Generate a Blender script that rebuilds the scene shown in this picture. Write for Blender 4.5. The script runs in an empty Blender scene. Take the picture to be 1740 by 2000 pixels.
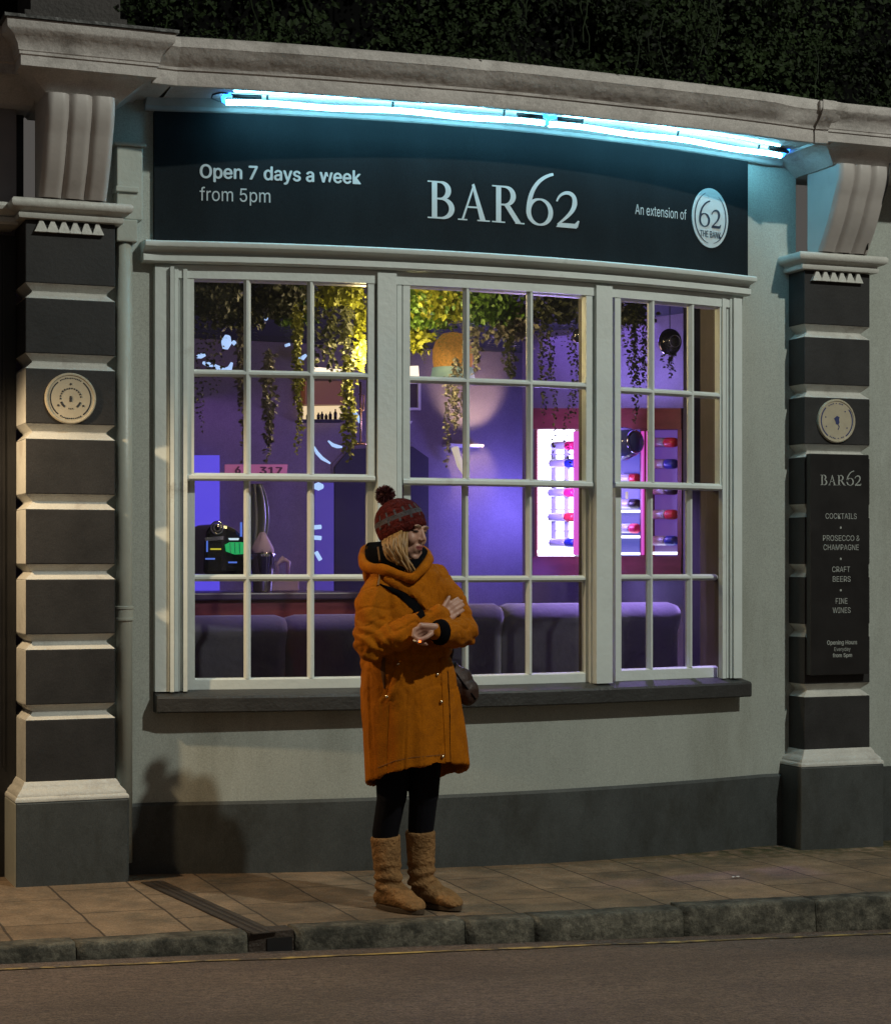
import bpy, bmesh, math, random
from math import sin, cos, pi, radians, sqrt
from mathutils import Vector, Matrix, noise
from mathutils.bvhtree import BVHTree
random.seed(62)
SC = bpy.context.scene
COL = SC.collection

# ------------------------------------------------------------------ camera
TH = radians(21.6); FPX = 3744.0; CX = 870.0; HZ = 1100.0
CAM = Vector((-1.575, -8.466, 1.41))
RV = Vector((cos(TH), -sin(TH), 0)); FV = Vector((sin(TH), cos(TH), 0)); UP = Vector((0, 0, 1))
cd = bpy.data.cameras.new('camera'); cam = bpy.data.objects.new('camera', cd); COL.objects.link(cam)
cam.location = CAM
cam.rotation_euler = (radians(90), 0, -TH)
cd.sensor_fit = 'HORIZONTAL'; cd.sensor_width = 36.0; cd.lens = 36.0 * FPX / 1740.0
cd.shift_y = (HZ - 1000.0) / 1740.0
cd.clip_start = 0.1; cd.clip_end = 500
SC.camera = cam

# ------------------------------------------------------------------ night sky
W = bpy.data.worlds.new('World'); SC.world = W; W.use_nodes = True
wn = W.node_tree.nodes; wl = W.node_tree.links
bg = wn['Background']
sky = wn.new('ShaderNodeTexSky'); sky.sky_type = 'NISHITA'; sky.sun_disc = False
sky.sun_elevation = radians(-4); sky.sun_rotation = radians(200)
mixw = wn.new('ShaderNodeMixRGB'); mixw.inputs[0].default_value = 0.93
wl.new(sky.outputs[0], mixw.inputs[1]); mixw.inputs[2].default_value = (1.0, 0.93, 0.86, 1)
wl.new(mixw.outputs[0], bg.inputs[0]); bg.inputs[1].default_value = 0.085

# ------------------------------------------------------------------ street lighting
def lamp(name, kind, loc, power, color, size=0.1, aim=None, **kw):
    l = bpy.data.lights.new(name, kind); o = bpy.data.objects.new(name, l); COL.objects.link(o)
    o.location = loc; l.energy = power; l.color = color
    if kind == 'AREA':
        l.shape = 'RECTANGLE'; l.size = size; l.size_y = kw.get('size_y', size)
        if 'spread' in kw: l.spread = kw['spread']
    else: l.shadow_soft_size = size
    if kind == 'SPOT':
        l.spot_size = kw.get('spot', radians(120)); l.spot_blend = kw.get('blend', 0.5)
    if aim is not None:
        o.rotation_euler = (Vector(aim) - Vector(loc)).to_track_quat('-Z', 'Y').to_euler()
    return o
lamp('street_lamp_light', 'POINT', (5.23, -8.88, 9.4), 2850, (0.97, 1.0, 0.89), 0.13)
# warm porch downlight in the doorway on the left
lamp('porch_light', 'SPOT', (-1.15, -0.50, 2.40), 150, (1.0, 0.72, 0.42), 0.05, aim=(-0.75, -0.75, 0), spot=radians(158), blend=0.35)

SC.view_settings.view_transform = 'Standard'; SC.view_settings.look = 'None'
SC.view_settings.exposure = 0.0; SC.view_settings.gamma = 1.0
SC.cycles.use_denoising = True
SC.cycles.sample_clamp_indirect = 4.0
SC.cycles.max_bounces = 8; SC.cycles.transparent_max_bounces = 24

# ------------------------------------------------------------------ measuring helpers
def ray(x, y): return FV + RV * ((x - CX) / FPX) + UP * ((HZ - y) / FPX)
def PY(x, y, Y):
    d = ray(x, y); return CAM + d * ((Y - CAM.y) / d.y)
def PD(x, y, D): return CAM + ray(x, y) * D
def PP(x, y, p0, n):
    d = ray(x, y); return CAM + d * ((p0 - CAM).dot(n) / d.dot(n))
XL, XR, YW, SAG = 0.42, 3.60, 0.15, 0.22
def bow(X):
    h = (XR - XL) / 2; q = (X - (XL + XR) / 2) / h
    return YW - SAG * max(0.0, 1 - q * q)
def bown(X):
    h = (XR - XL) / 2; q = (X - (XL + XR) / 2) / h
    b = 2 * SAG * q / h if abs(q) < 1 else 0.0
    return Vector((b, -1, 0)).normalized()
def BW(X, out, z):
    n = bown(X); return Vector((X + n.x * out, bow(X) + n.y * out, z))
def PB(x, y, out=0.0):
    """wall coordinates (X, z) seen at a pixel on the surface 'out' metres proud of the bowed wall"""
    d = ray(x, y); lo, hi = 6.0, 13.0
    for _ in range(48):
        m = (lo + hi) / 2; p = CAM + d * m
        if p.y > bow(p.x) - out: hi = m
        else: lo = m
    p = CAM + d * lo
    return p.x - bown(p.x).x * out, p.z
def GZ(X): return -0.0147 * X            # pavement level falls gently to the right
def RZ(X): return -0.06 - 0.0367 * X     # road level along the kerb

# ------------------------------------------------------------------ mesh builder
class MB:
    def __init__(s): s.v = []; s.f = []; s.m = []
    def add(s, vs, fs, mi=0):
        o = len(s.v); s.v += [tuple(p) for p in vs]
        for f in fs: s.f.append([i + o for i in f]); s.m.append(mi)
        return s
    def box(s, x0, x1, y0, y1, z0, z1, mi=0):
        v = [(x, y, z) for z in (z0, z1) for y in (y0, y1) for x in (x0, x1)]
        return s.add(v, [(0, 2, 3, 1), (4, 5, 7, 6), (0, 1, 5, 4), (2, 6, 7, 3), (0, 4, 6, 2), (1, 3, 7, 5)], mi)
    def obox(s, c, ax, ay, az, mi=0):
        c, ax, ay, az = map(Vector, (c, ax, ay, az))
        v = [c + ax * i + ay * j + az * k for k in (-1, 1) for j in (-1, 1) for i in (-1, 1)]
        return s.add(v, [(0, 2, 3, 1), (4, 5, 7, 6), (0, 1, 5, 4), (2, 6, 7, 3), (0, 4, 6, 2), (1, 3, 7, 5)], mi)
    def loft(s, rings, caps=True, closed=True, mi=0, loop=False):
        n = len(rings[0]); o = len(s.v)
        for r in rings: s.v += [tuple(p) for p in r]
        R = len(rings)
        for i in range(R if loop else R - 1):
            a, b = i * n, ((i + 1) % R) * n
            for j in range(n if closed else n - 1):
                k = (j + 1) % n
                s.f.append([o + a + j, o + a + k, o + b + k, o + b + j]); s.m.append(mi)
        if caps and not loop:
            s.f.append([o + j for j in range(n)][::-1]); s.m.append(mi)
            s.f.append([o + (R - 1) * n + j for j in range(n)]); s.m.append(mi)
        return s
    def bsweep(s, prof, X0, X1, n=40, mi=0):
        """sweep a closed (out,z) profile along the bow"""
        return s.loft([[BW(X0 + (X1 - X0) * i / n, o, z) for o, z in prof] for i in range(n + 1)], mi=mi)
    def bbox(s, X0, X1, o0, o1, z0, z1, n=None, mi=0):
        n = n or max(1, int(abs(X1 - X0) / 0.08))
        return s.bsweep([(o0, z0), (o1, z0), (o1, z1), (o0, z1)], X0, X1, n, mi)
    def bvert(s, prof, X, z0, z1, mi=0):
        """vertical bar, profile (dX,out)"""
        return s.loft([[BW(X + dx, o, z) for dx, o in prof] for z in (z0, z1)], mi=mi)
    def sweepx(s, prof, X0, X1, mi=0):
        """straight moulding along X, profile (y,z)"""
        return s.loft([[(X, y, z) for y, z in prof] for X in (X0, X1)], mi=mi)
    def tube(s, pts, rad, n=10, mi=0, caps=True, loop=False):
        pts = [Vector(p) for p in pts]; R = []
        if not hasattr(rad, '__len__'): rad = [rad] * len(pts)
        ref = None
        for i, p in enumerate(pts):
            if loop: t = pts[(i + 1) % len(pts)] - pts[i - 1]
            else: t = pts[min(i + 1, len(pts) - 1)] - pts[max(i - 1, 0)]
            t.normalize()
            if ref is None: ref = Vector((0, 0, 1)) if abs(t.z) < 0.9 else Vector((1, 0, 0))
            u = (ref - t * ref.dot(t)).normalized(); ref = u; w = t.cross(u)
            R.append([p + (u * cos(2 * pi * k / n) + w * sin(2 * pi * k / n)) * rad[i] for k in range(n)])
        return s.loft(R, caps=caps, mi=mi, loop=loop)
    def capsule(s, a, b, ra, rb, n=14, mi=0):
        a, b = Vector(a), Vector(b); t = (b - a)
        L = t.length
        if L < 1e-6: return s.ell(a, (ra, ra, ra), mi=mi)
        t /= L
        u = t.orthogonal().normalized(); w = t.cross(u); R = []
        for k in range(5):
            q = -pi / 2 + (pi / 2) * (k + 0.15) / 5.15
            R.append((a + t * ra * sin(q), ra * cos(q)))
        for k in range(6):
            q = (pi / 2) * k / 5.15
            R.append((b + t * rb * sin(q), rb * cos(q)))
        return s.loft([[c + (u * cos(2 * pi * k / n) + w * sin(2 * pi * k / n)) * r for k in range(n)] for c, r in R], mi=mi)
    def ell(s, c, r, M=None, n=18, m=11, mi=0):
        c = Vector(c); rings = []
        for i in range(m + 1):
            q = -pi / 2 + pi * (i + 0.0) / m
            q = max(-pi / 2 + 0.05, min(pi / 2 - 0.05, q))
            rg = []
            for k in range(n):
                p = Vector((r[0] * cos(q) * cos(2 * pi * k / n), r[1] * cos(q) * sin(2 * pi * k / n), r[2] * sin(q)))
                rg.append(c + (M @ p if M else p))
            rings.append(rg)
        return s.loft(rings, mi=mi)
    def lathe(s, prof, c=(0, 0, 0), M=None, n=28, mi=0, caps=True):
        c = Vector(c); rings = []
        for r, h in prof:
            rg = []
            for k in range(n):
                p = Vector((r * cos(2 * pi * k / n), r * sin(2 * pi * k / n), h)); rg.append(c + (M @ p if M else p))
            rings.append(rg)
        return s.loft(rings, mi=mi, caps=caps)
    def mesh(s, name, smooth=False):
        me = bpy.data.meshes.new(name); me.from_pydata(s.v, [], s.f)
        for p, mi in zip(me.polygons, s.m): p.material_index = mi; p.use_smooth = smooth
        bm = bmesh.new(); bm.from_mesh(me); bmesh.ops.recalc_face_normals(bm, faces=bm.faces); bm.to_mesh(me); bm.free()
        return me
    def build(s, name, mats, parent=None, smooth=False, auto=None):
        me = s.mesh(name, smooth); o = bpy.data.objects.new(name, me); COL.objects.link(o)
        for m in (mats if isinstance(mats, (list, tuple)) else [mats]): me.materials.append(m)
        if auto is not None:
            for p in me.polygons: p.use_smooth = True
            me.set_sharp_from_angle(angle=radians(auto))
        if parent: o.parent = parent
        return o
def bevel(o, w, seg=2):
    b = o.modifiers.new('bevel', 'BEVEL'); b.width = w; b.segments = seg; b.limit_method = 'ANGLE'; b.angle_limit = radians(40); return o
def remesh(o, vs, smooth=4, fac=0.5):
    r = o.modifiers.new('r', 'REMESH'); r.mode = 'VOXEL'; r.voxel_size = vs
    if smooth:
        sm = o.modifiers.new('s', 'SMOOTH'); sm.factor = fac; sm.iterations = smooth
    dg = bpy.context.evaluated_depsgraph_get(); dg.update()
    me = bpy.data.meshes.new_from_object(o.evaluated_get(dg)); old = o.data; mats = list(old.materials)
    o.modifiers.clear(); o.data = me; me.materials.clear()
    for m in mats: me.materials.append(m)
    for p in me.polygons: p.use_smooth = True; p.material_index = 0
    return o
def tag(o, label=None, cat=None, group=None, kind=None):
    if label: o['label'] = label
    if cat: o['category'] = cat
    if group: o['group'] = group
    if kind: o['kind'] = kind
    return o
def thing(name, loc, label, cat, group=None):
    o = bpy.data.objects.new(name, None); COL.objects.link(o); o.location = loc; o.empty_display_size = 0.1
    tag(o, label, cat, group); return o
def adopt(root):
    """parts were modelled in world space: keep them there under a root that is not at the origin"""
    inv = Matrix.Translation(root.location).inverted()
    for c in root.children: c.matrix_parent_inverse = inv

# ------------------------------------------------------------------ materials
def mat(name, col, rough=0.6, metal=0.0, var=0.0, vscale=6.0, bump=0.0, bscale=60.0, emit=None, estr=0.0, spec=0.5,
        dirt=None, dscale=2.0, dlo=0.5, dhi=0.7, stretch=(1, 1, 1), sheen=0.0, coat=0.0, detail=6, grain=0.0, gscale=170.0):
    m = bpy.data.materials.new(name); m.use_nodes = True; nt = m.node_tree; N = nt.nodes; L = nt.links
    b = N['Principled BSDF']
    c = (*col, 1) if len(col) == 3 else col
    b.inputs['Base Color'].default_value = c; b.inputs['Roughness'].default_value = rough; b.inputs['Metallic'].default_value = metal
    b.inputs['Specular IOR Level'].default_value = spec
    if sheen: b.inputs['Sheen Weight'].default_value = sheen; b.inputs['Sheen Roughness'].default_value = 0.5
    if coat: b.inputs['Coat Weight'].default_value = coat
    if emit:
        b.inputs['Emission Color'].default_value = (*emit, 1); b.inputs['Emission Strength'].default_value = estr
    tc = N.new('ShaderNodeTexCoord'); mp = N.new('ShaderNodeMapping'); mp.inputs['Scale'].default_value = stretch
    L.new(tc.outputs['Object'], mp.inputs[0])
    cur = None
    if var:
        n1 = N.new('ShaderNodeTexNoise'); n1.inputs['Scale'].default_value = vscale; n1.inputs['Detail'].default_value = detail
        n1.inputs['Roughness'].default_value = 0.65
        L.new(mp.outputs[0], n1.inputs['Vector'])
        r = N.new('ShaderNodeValToRGB'); r.color_ramp.elements[0].position = 0.3; r.color_ramp.elements[1].position = 0.7
        r.color_ramp.elements[0].color = (c[0] * (1 - var), c[1] * (1 - var), c[2] * (1 - var), 1)
        r.color_ramp.elements[1].color = (min(1, c[0] * (1 + var)), min(1, c[1] * (1 + var)), min(1, c[2] * (1 + var)), 1)
        L.new(n1.outputs['Fac'], r.inputs[0]); cur = r.outputs[0]
        rr = N.new('ShaderNodeMapRange'); rr.inputs['To Min'].default_value = max(0, rough - 0.12); rr.inputs['To Max'].default_value = min(1, rough + 0.12)
        L.new(n1.outputs['Fac'], rr.inputs[0]); L.new(rr.outputs[0], b.inputs['Roughness'])
    if dirt:
        n2 = N.new('ShaderNodeTexNoise'); n2.inputs['Scale'].default_value = dscale; n2.inputs['Detail'].default_value = 9; n2.inputs['Roughness'].default_value = 0.7
        L.new(mp.outputs[0], n2.inputs['Vector'])
        r2 = N.new('ShaderNodeValToRGB'); r2.color_ramp.elements[0].position = dlo; r2.color_ramp.elements[1].position = dhi
        L.new(n2.outputs['Fac'], r2.inputs[0])
        mx = N.new('ShaderNodeMixRGB'); L.new(r2.outputs[0], mx.inputs[0])
        if cur: L.new(cur, mx.inputs[1])
        else: mx.inputs[1].default_value = c
        mx.inputs[2].default_value = (*dirt, 1); cur = mx.outputs[0]
    if grain:
        n5 = N.new('ShaderNodeTexNoise'); n5.inputs['Scale'].default_value = gscale; n5.inputs['Detail'].default_value = 2; n5.inputs['Roughness'].default_value = 0.9
        L.new(tc.outputs['Object'], n5.inputs['Vector'])
        m5 = N.new('ShaderNodeMapRange'); m5.inputs['From Min'].default_value = 0.3; m5.inputs['From Max'].default_value = 0.7
        m5.inputs['To Min'].default_value = 1 - grain; m5.inputs['To Max'].default_value = 1 + grain; L.new(n5.outputs['Fac'], m5.inputs[0])
        x5 = N.new('ShaderNodeMixRGB'); x5.blend_type = 'MULTIPLY'; x5.inputs[0].default_value = 1.0; x5.use_clamp = False
        if cur: L.new(cur, x5.inputs[1])
        else: x5.inputs[1].default_value = c
        L.new(m5.outputs[0], x5.inputs[2]); cur = x5.outputs[0]
    if cur: L.new(cur, b.inputs['Base Color'])
    if bump:
        n3 = N.new('ShaderNodeTexNoise'); n3.inputs['Scale'].default_value = bscale; n3.inputs['Detail'].default_value = 8
        L.new(mp.outputs[0], n3.inputs['Vector'])
        bp = N.new('ShaderNodeBump'); bp.inputs['Strength'].default_value = bump; bp.inputs['Distance'].default_value = 0.02
        L.new(n3.outputs['Fac'], bp.inputs['Height']); L.new(bp.outputs[0], b.inputs['Normal'])
    return m
def emat(name, col, strength):
    m = bpy.data.materials.new(name); m.use_nodes = True; N = m.node_tree.nodes
    b = N['Principled BSDF']; b.inputs['Base Color'].default_value = (0.05, 0.05, 0.05, 1)
    b.inputs['Emission Color'].default_value = (*col, 1); b.inputs['Emission Strength'].default_value = strength
    return m

M = {}
M['wall'] = mat('wall_paint', (0.36, 0.385, 0.35), 0.75, var=0.10, vscale=2.2, bump=0.07, bscale=40, dirt=(0.24, 0.25, 0.21), dscale=2.6, dlo=0.52, dhi=0.82, stretch=(1, 1, 0.28), detail=9, grain=0.22)
M['plinth'] = mat('plinth_paint', (0.050, 0.056, 0.055), 0.6, var=0.25, vscale=5, bump=0.10, bscale=50, dirt=(0.026, 0.027, 0.022), dscale=4, dlo=0.48, dhi=0.72, stretch=(1, 1, .6), detail=9, grain=0.3)
M['charcoal'] = mat('charcoal_paint', (0.026, 0.0252, 0.0255), 0.6, var=0.3, vscale=5, bump=0.07, bscale=50, spec=0.3, dirt=(0.05, 0.047, 0.044), dscale=14, dlo=0.66, dhi=0.76, detail=9, grain=0.35)
M['trim'] = mat('white_trim_paint', (0.64, 0.695, 0.675), 0.42, var=0.06, vscale=5, bump=0.12, bscale=40, dirt=(0.25, 0.24, 0.2), dscale=5, dlo=0.62, dhi=0.85)
M['cornice'] = mat('old_cornice_paint', (0.45, 0.42, 0.40), 0.65, var=0.16, vscale=4, bump=0.35, bscale=24, dirt=(0.13, 0.112, 0.098), dscale=5, dlo=0.53, dhi=0.80, grain=0.2, detail=9)
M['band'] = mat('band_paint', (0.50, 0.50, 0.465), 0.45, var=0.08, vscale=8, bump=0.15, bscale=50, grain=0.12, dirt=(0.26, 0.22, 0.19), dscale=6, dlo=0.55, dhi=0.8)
M['sill'] = mat('sill_paint', (0.034, 0.034, 0.033), 0.5, var=0.2, vscale=8, bump=0.2, bscale=60)
M['lead'] = mat('lead_sheet', (0.03, 0.029, 0.028), 0.5, var=0.4, vscale=6, bump=0.4, bscale=20)
M['black'] = mat('black_paint', (0.008, 0.008, 0.009), 0.45, var=0.3, vscale=6)
M['sign'] = mat('sign_board_black', (0.012, 0.0155, 0.018), 0.6, var=0.25, vscale=3, spec=0.05, grain=0.25, dirt=(0.018, 0.021, 0.023), dscale=9, dlo=0.6, dhi=0.8, stretch=(1, 1, .3))
M['letter'] = mat('sign_lettering', (0.50, 0.52, 0.52), 0.5)
M['letterdark'] = mat('dark_print', (0.02, 0.03, 0.05), 0.5)
M['cream'] = mat('plaque_cream', (0.42, 0.37, 0.27), 0.5, var=0.08, vscale=20)
M['plaqueink'] = mat('plaque_ink', (0.02, 0.02, 0.022), 0.5)
M['blueink'] = mat('plaque_blue', (0.03, 0.04, 0.13), 0.5)
M['pipe'] = mat('pipe_paint', (0.37, 0.38, 0.33), 0.4, var=0.06, vscale=6, bump=0.08)
M['console'] = mat('console_paint', (0.44, 0.41, 0.39), 0.5, var=0.07, vscale=5, bump=0.08, bscale=25, dirt=(0.28, 0.25, 0.23), dscale=4, dlo=0.58, dhi=0.85)
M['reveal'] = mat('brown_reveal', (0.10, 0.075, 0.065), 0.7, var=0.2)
M['bedpaint'] = mat('dark_bed_paint', (0.24, 0.23, 0.22), 0.7, var=0.2, vscale=6)  # even paint, set darker than the cornice beside the tubes
M['rubber'] = mat('black_rubber', (0.012, 0.012, 0.013), 0.5)

def glass(name, bumpy=0.0, tint=(1, 1, 1)):
    m = bpy.data.materials.new(name); m.use_nodes = True; nt = m.node_tree; N = nt.nodes; L = nt.links; N.clear()
    o = N.new('ShaderNodeOutputMaterial'); t = N.new('ShaderNodeBsdfTransparent'); t.inputs[0].default_value = (*[0.93 * k for k in tint], 1)
    g = N.new('ShaderNodeBsdfGlossy'); g.inputs['Roughness'].default_value = 0.015
    fr = N.new('ShaderNodeFresnel'); fr.inputs[0].default_value = 1.5; mx = N.new('ShaderNodeMixShader')
    tc = N.new('ShaderNodeTexCoord'); n = N.new('ShaderNodeTexNoise'); n.inputs['Scale'].default_value = 5.0; n.inputs['Detail'].default_value = 2
    L.new(tc.outputs['Object'], n.inputs['Vector'])
    bp = N.new('ShaderNodeBump'); bp.inputs['Strength'].default_value = bumpy; bp.inputs['Distance'].default_value = 0.02
    L.new(n.outputs['Fac'], bp.inputs['Height']); L.new(bp.outputs[0], g.inputs['Normal']); L.new(bp.outputs[0], fr.inputs['Normal'])
    L.new(fr.outputs[0], mx.inputs[0]); L.new(t.outputs[0], mx.inputs[1]); L.new(g.outputs[0], mx.inputs[2]); df = N.new('ShaderNodeBsdfDiffuse'); df.inputs[0].default_value = (0.5, 0.5, 0.46, 1); m2 = N.new('ShaderNodeMixShader')
    n2 = N.new('ShaderNodeTexNoise'); n2.inputs['Scale'].default_value = 2.2; n2.inputs['Detail'].default_value = 9; n2.inputs['Roughness'].default_value = 0.75; L.new(tc.outputs['Object'], n2.inputs['Vector'])
    r2 = N.new('ShaderNodeMapRange'); r2.inputs['From Min'].default_value = 0.42; r2.inputs['From Max'].default_value = 0.8; r2.inputs['To Min'].default_value = 0.0; r2.inputs['To Max'].default_value = 0.035; L.new(n2.outputs['Fac'], r2.inputs[0])
    L.new(r2.outputs[0], m2.inputs[0]); L.new(mx.outputs[0], m2.inputs[1]); L.new(df.outputs[0], m2.inputs[2]); L.new(m2.outputs[0], o.inputs[0])
    return m
M['glass'] = glass('old_window_glass', 0.25)

# ------------------------------------------------------------------ pavement, kerb, road
def pavement_mat():
    m = mat('pavement_slabs', (0.20, 0.138, 0.085), 0.85, var=0.4, vscale=5, bump=0.5, bscale=45, dirt=(0.06, 0.052, 0.035), dscale=2.2, dlo=0.48, dhi=0.75, grain=0.4, gscale=120)
    nt = m.node_tree; N = nt.nodes; L = nt.links; b = N['Principled BSDF']
    old = b.inputs['Base Color'].links[0].from_socket
    tc = N.new('ShaderNodeTexCoord'); mp = N.new('ShaderNodeMapping'); mp.inputs['Rotation'].default_value = (0, 0, radians(90)); mp.inputs['Location'].default_value = (0.13, 0.09, 0)
    L.new(tc.outputs['Object'], mp.inputs[0])
    br = N.new('ShaderNodeTexBrick'); br.inputs['Scale'].default_value = 1.0; br.inputs['Brick Width'].default_value = 0.56; br.inputs['Row Height'].default_value = 0.34
    br.inputs['Mortar Size'].default_value = 0.006; br.inputs['Mortar Smooth'].default_value = 0.35; br.offset = 0.37
    br.inputs['Color1'].default_value = (1, 1, 1, 1); br.inputs['Color2'].default_value = (0.74, 0.72, 0.70, 1); br.inputs['Mortar'].default_value = (0.22, 0.20, 0.18, 1)
    nz = N.new('ShaderNodeTexNoise'); nz.inputs['Scale'].default_value = 3; L.new(tc.outputs['Object'], nz.inputs['Vector'])
    vm = N.new('ShaderNodeMixRGB'); vm.blend_type = 'ADD'; vm.inputs[0].default_value = 0.035
    L.new(mp.outputs[0], vm.inputs[1]); L.new(nz.outputs['Color'], vm.inputs[2]); L.new(vm.outputs[0], br.inputs['Vector'])
    mu = N.new('ShaderNodeMixRGB'); mu.blend_type = 'MULTIPLY'; mu.inputs[0].default_value = 1.0
    L.new(old, mu.inputs[1]); L.new(br.outputs['Color'], mu.inputs[2])
    # moss in a band along the foot of the wall (grows in the damp corner)
    sp = N.new('ShaderNodeSeparateXYZ'); L.new(tc.outputs['Object'], sp.inputs[0])
    mr = N.new('ShaderNodeMapRange'); mr.inputs['From Min'].default_value = -0.42; mr.inputs['From Max'].default_value = 0.02; L.new(sp.outputs['Y'], mr.inputs[0])
    mx2 = N.new('ShaderNodeMapRange'); mx2.inputs['From Min'].default_value = 1.2; mx2.inputs['From Max'].default_value = 3.4; L.new(sp.outputs['X'], mx2.inputs[0])
    n4 = N.new('ShaderNodeTexNoise'); n4.inputs['Scale'].default_value = 14; n4.inputs['Detail'].default_value = 8; L.new(tc.outputs['Object'], n4.inputs['Vector'])
    r4 = N.new('ShaderNodeValToRGB'); r4.color_ramp.elements[0].position = 0.38; r4.color_ramp.elements[1].position = 0.56; L.new(n4.outputs['Fac'], r4.inputs[0])
    ma = N.new('ShaderNodeMath'); ma.operation = 'MULTIPLY'; L.new(mr.outputs[0], ma.inputs[0]); L.new(r4.outputs[0], ma.inputs[1])
    mb = N.new('ShaderNodeMath'); mb.operation = 'MULTIPLY'; L.new(ma.outputs[0], mb.inputs[0]); L.new(mx2.outputs[0], mb.inputs[1])
    ms = N.new('ShaderNodeMixRGB'); L.new(mb.outputs[0], ms.inputs[0]); L.new(mu.outputs[0], ms.inputs[1]); ms.inputs[2].default_value = (0.035, 0.036, 0.008, 1)
    L.new(ms.outputs[0], b.inputs['Base Color'])
    return m
M['pave'] = pavement_mat()
M['kerb'] = mat('granite_kerb', (0.135, 0.122, 0.092), 0.9, var=0.5, vscale=45, bump=0.6, bscale=38, dirt=(0.03, 0.028, 0.02), dscale=9, dlo=0.38, dhi=0.6, grain=0.4)
M['road'] = mat('asphalt', (0.15, 0.106, 0.082), 0.9, grain=0.55, gscale=110, var=0.5, vscale=55, bump=1.0, bscale=110, dirt=(0.085, 0.060, 0.047), dscale=1.3, dlo=0.42, dhi=0.7, stretch=(0.5, 1, 1))
KY0, KY1 = -1.30, -1.415
def kerbx(X):    # the kerb wanders slightly
    return 0.02 * sin(X * 1.3 + 0.5)
g = MB()
xs = [-14 + i * 0.25 for i in range(113)]
ys = [KY0, -1.0, -0.7, -0.4, -0.1, 0.2, 0.6]
idx = [[None] * len(ys) for _ in xs]
vs = []; fs = []
for i, X in enumerate(xs):
    for j, Y in enumerate(ys):
        yy = Y + (kerbx(X) if j == 0 else 0)
        vs.append((X, yy, GZ(X) + 0.003 * noise.noise(Vector((X * 2, Y * 2, 0)))))
for i in range(len(xs) - 1):
    for j in range(len(ys) - 1):
        a = i * len(ys) + j; fs.append((a, a + len(ys), a + len(ys) + 1, a + 1))
g.add(vs, fs); tag(g.build('pavement', M['pave'], smooth=True), kind='structure')

k = MB()
X = -14.2
stone_px = [PP(px, 1800, Vector((0, KY1, 0)), Vector((0, 1, 0))).x for px in (150, 488, 580, 912, 1046, 1333, 1590)]
cuts = [stone_px[0] - 0.8 * i for i in range(17, 0, -1)] + stone_px[:2] + stone_px[2:] + [stone_px[-1] + 0.62 + 0.8 * i for i in range(13)]
chan0, chan1 = stone_px[1], stone_px[2]
for a, b in zip(cuts[:-1], cuts[1:]):
    if abs(a - chan0) < 1e-6: continue
    e = 0.004; dz = random.uniform(-0.004, 0.006); dy = random.uniform(-0.006, 0.006)
    n = max(3, int((b - a) / 0.04)); rings = []
    for i in range(n + 1):
        x = a + e + (b - a - 2 * e) * i / n; w = kerbx(x) + dy
        zt = GZ(x) + 0.006 + dz; zb = RZ(x) - 0.12
        def J(q): return 0.004 * noise.noise(Vector((x * 9, q * 3.1, 1.7)))
        r = 0.009 if 0 < i < n else 0.014
        rings.append([(x, KY0 + w, zb), (x, KY0 + w, zt + J(1)), (x, KY1 + w + r * 1.6, zt + J(2)), (x, KY1 + w + r * 0.5 + J(3), zt - r * 0.45), (x, KY1 + w + J(4), zt - r * 1.6),
                      (x, KY1 + w - 0.006 + J(5), (zt + zb) / 2 + 0.03), (x, KY1 + w - 0.01, zb)])
    k.loft(rings)
tag(k.build('kerb', M['kerb'], smooth=True), kind='structure')

# road, one sheet far past both ends of the street and behind the camera
rd = MB(); xs = [-40, -20] + [-14 + i for i in range(29)] + [20, 40]; ys = [-60, -30, -15, -10, -6, -4, -2.5, -1.8, KY1 + 0.06]
vs = []; fs = []
for X in xs:
    for Y in ys: vs.append((X, Y, RZ(X) + 0.02 * (KY1 - Y if Y > -6 else KY1 + 6)))
for i in range(len(xs) - 1):
    for j in range(len(ys) - 1):
        a = i * len(ys) + j; fs.append((a, a + len(ys), a + len(ys) + 1, a + 1))
rd.add(vs, fs); tag(rd.build('road', M['road'], smooth=True), kind='structure')
def road_z(X, Y): return RZ(X) + 0.02 * (KY1 - Y)
M['yellow'] = mat('worn_yellow_paint', (0.42, 0.29, 0.09), 0.8, var=0.3, vscale=20, dirt=(0.064, 0.05, 0.043), dscale=7, dlo=0.43, dhi=0.57)
yl = MB()
for (x0, x1, off, w) in ((-12, 12, 0.10, 0.038),):
    rg = []
    n = 240
    for i in range(n + 1):
        x = x0 + (x1 - x0) * i / n
        y = KY1 - off + kerbx(x) * 1.2 - 0.05 * max(0, 1 - abs(x - 0.8) / 2.2)
        ww = w * (0.75 + 0.5 * noise.noise(Vector((x * 3, 0, 4))))
        rg.append([(x, y, road_z(x, y) + 0.004), (x, y - ww, road_z(x, y - ww) + 0.004)])
    yl.loft(rg, caps=False, closed=False)
tag(yl.build('road_marking', M['yellow']), kind='structure')

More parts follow.
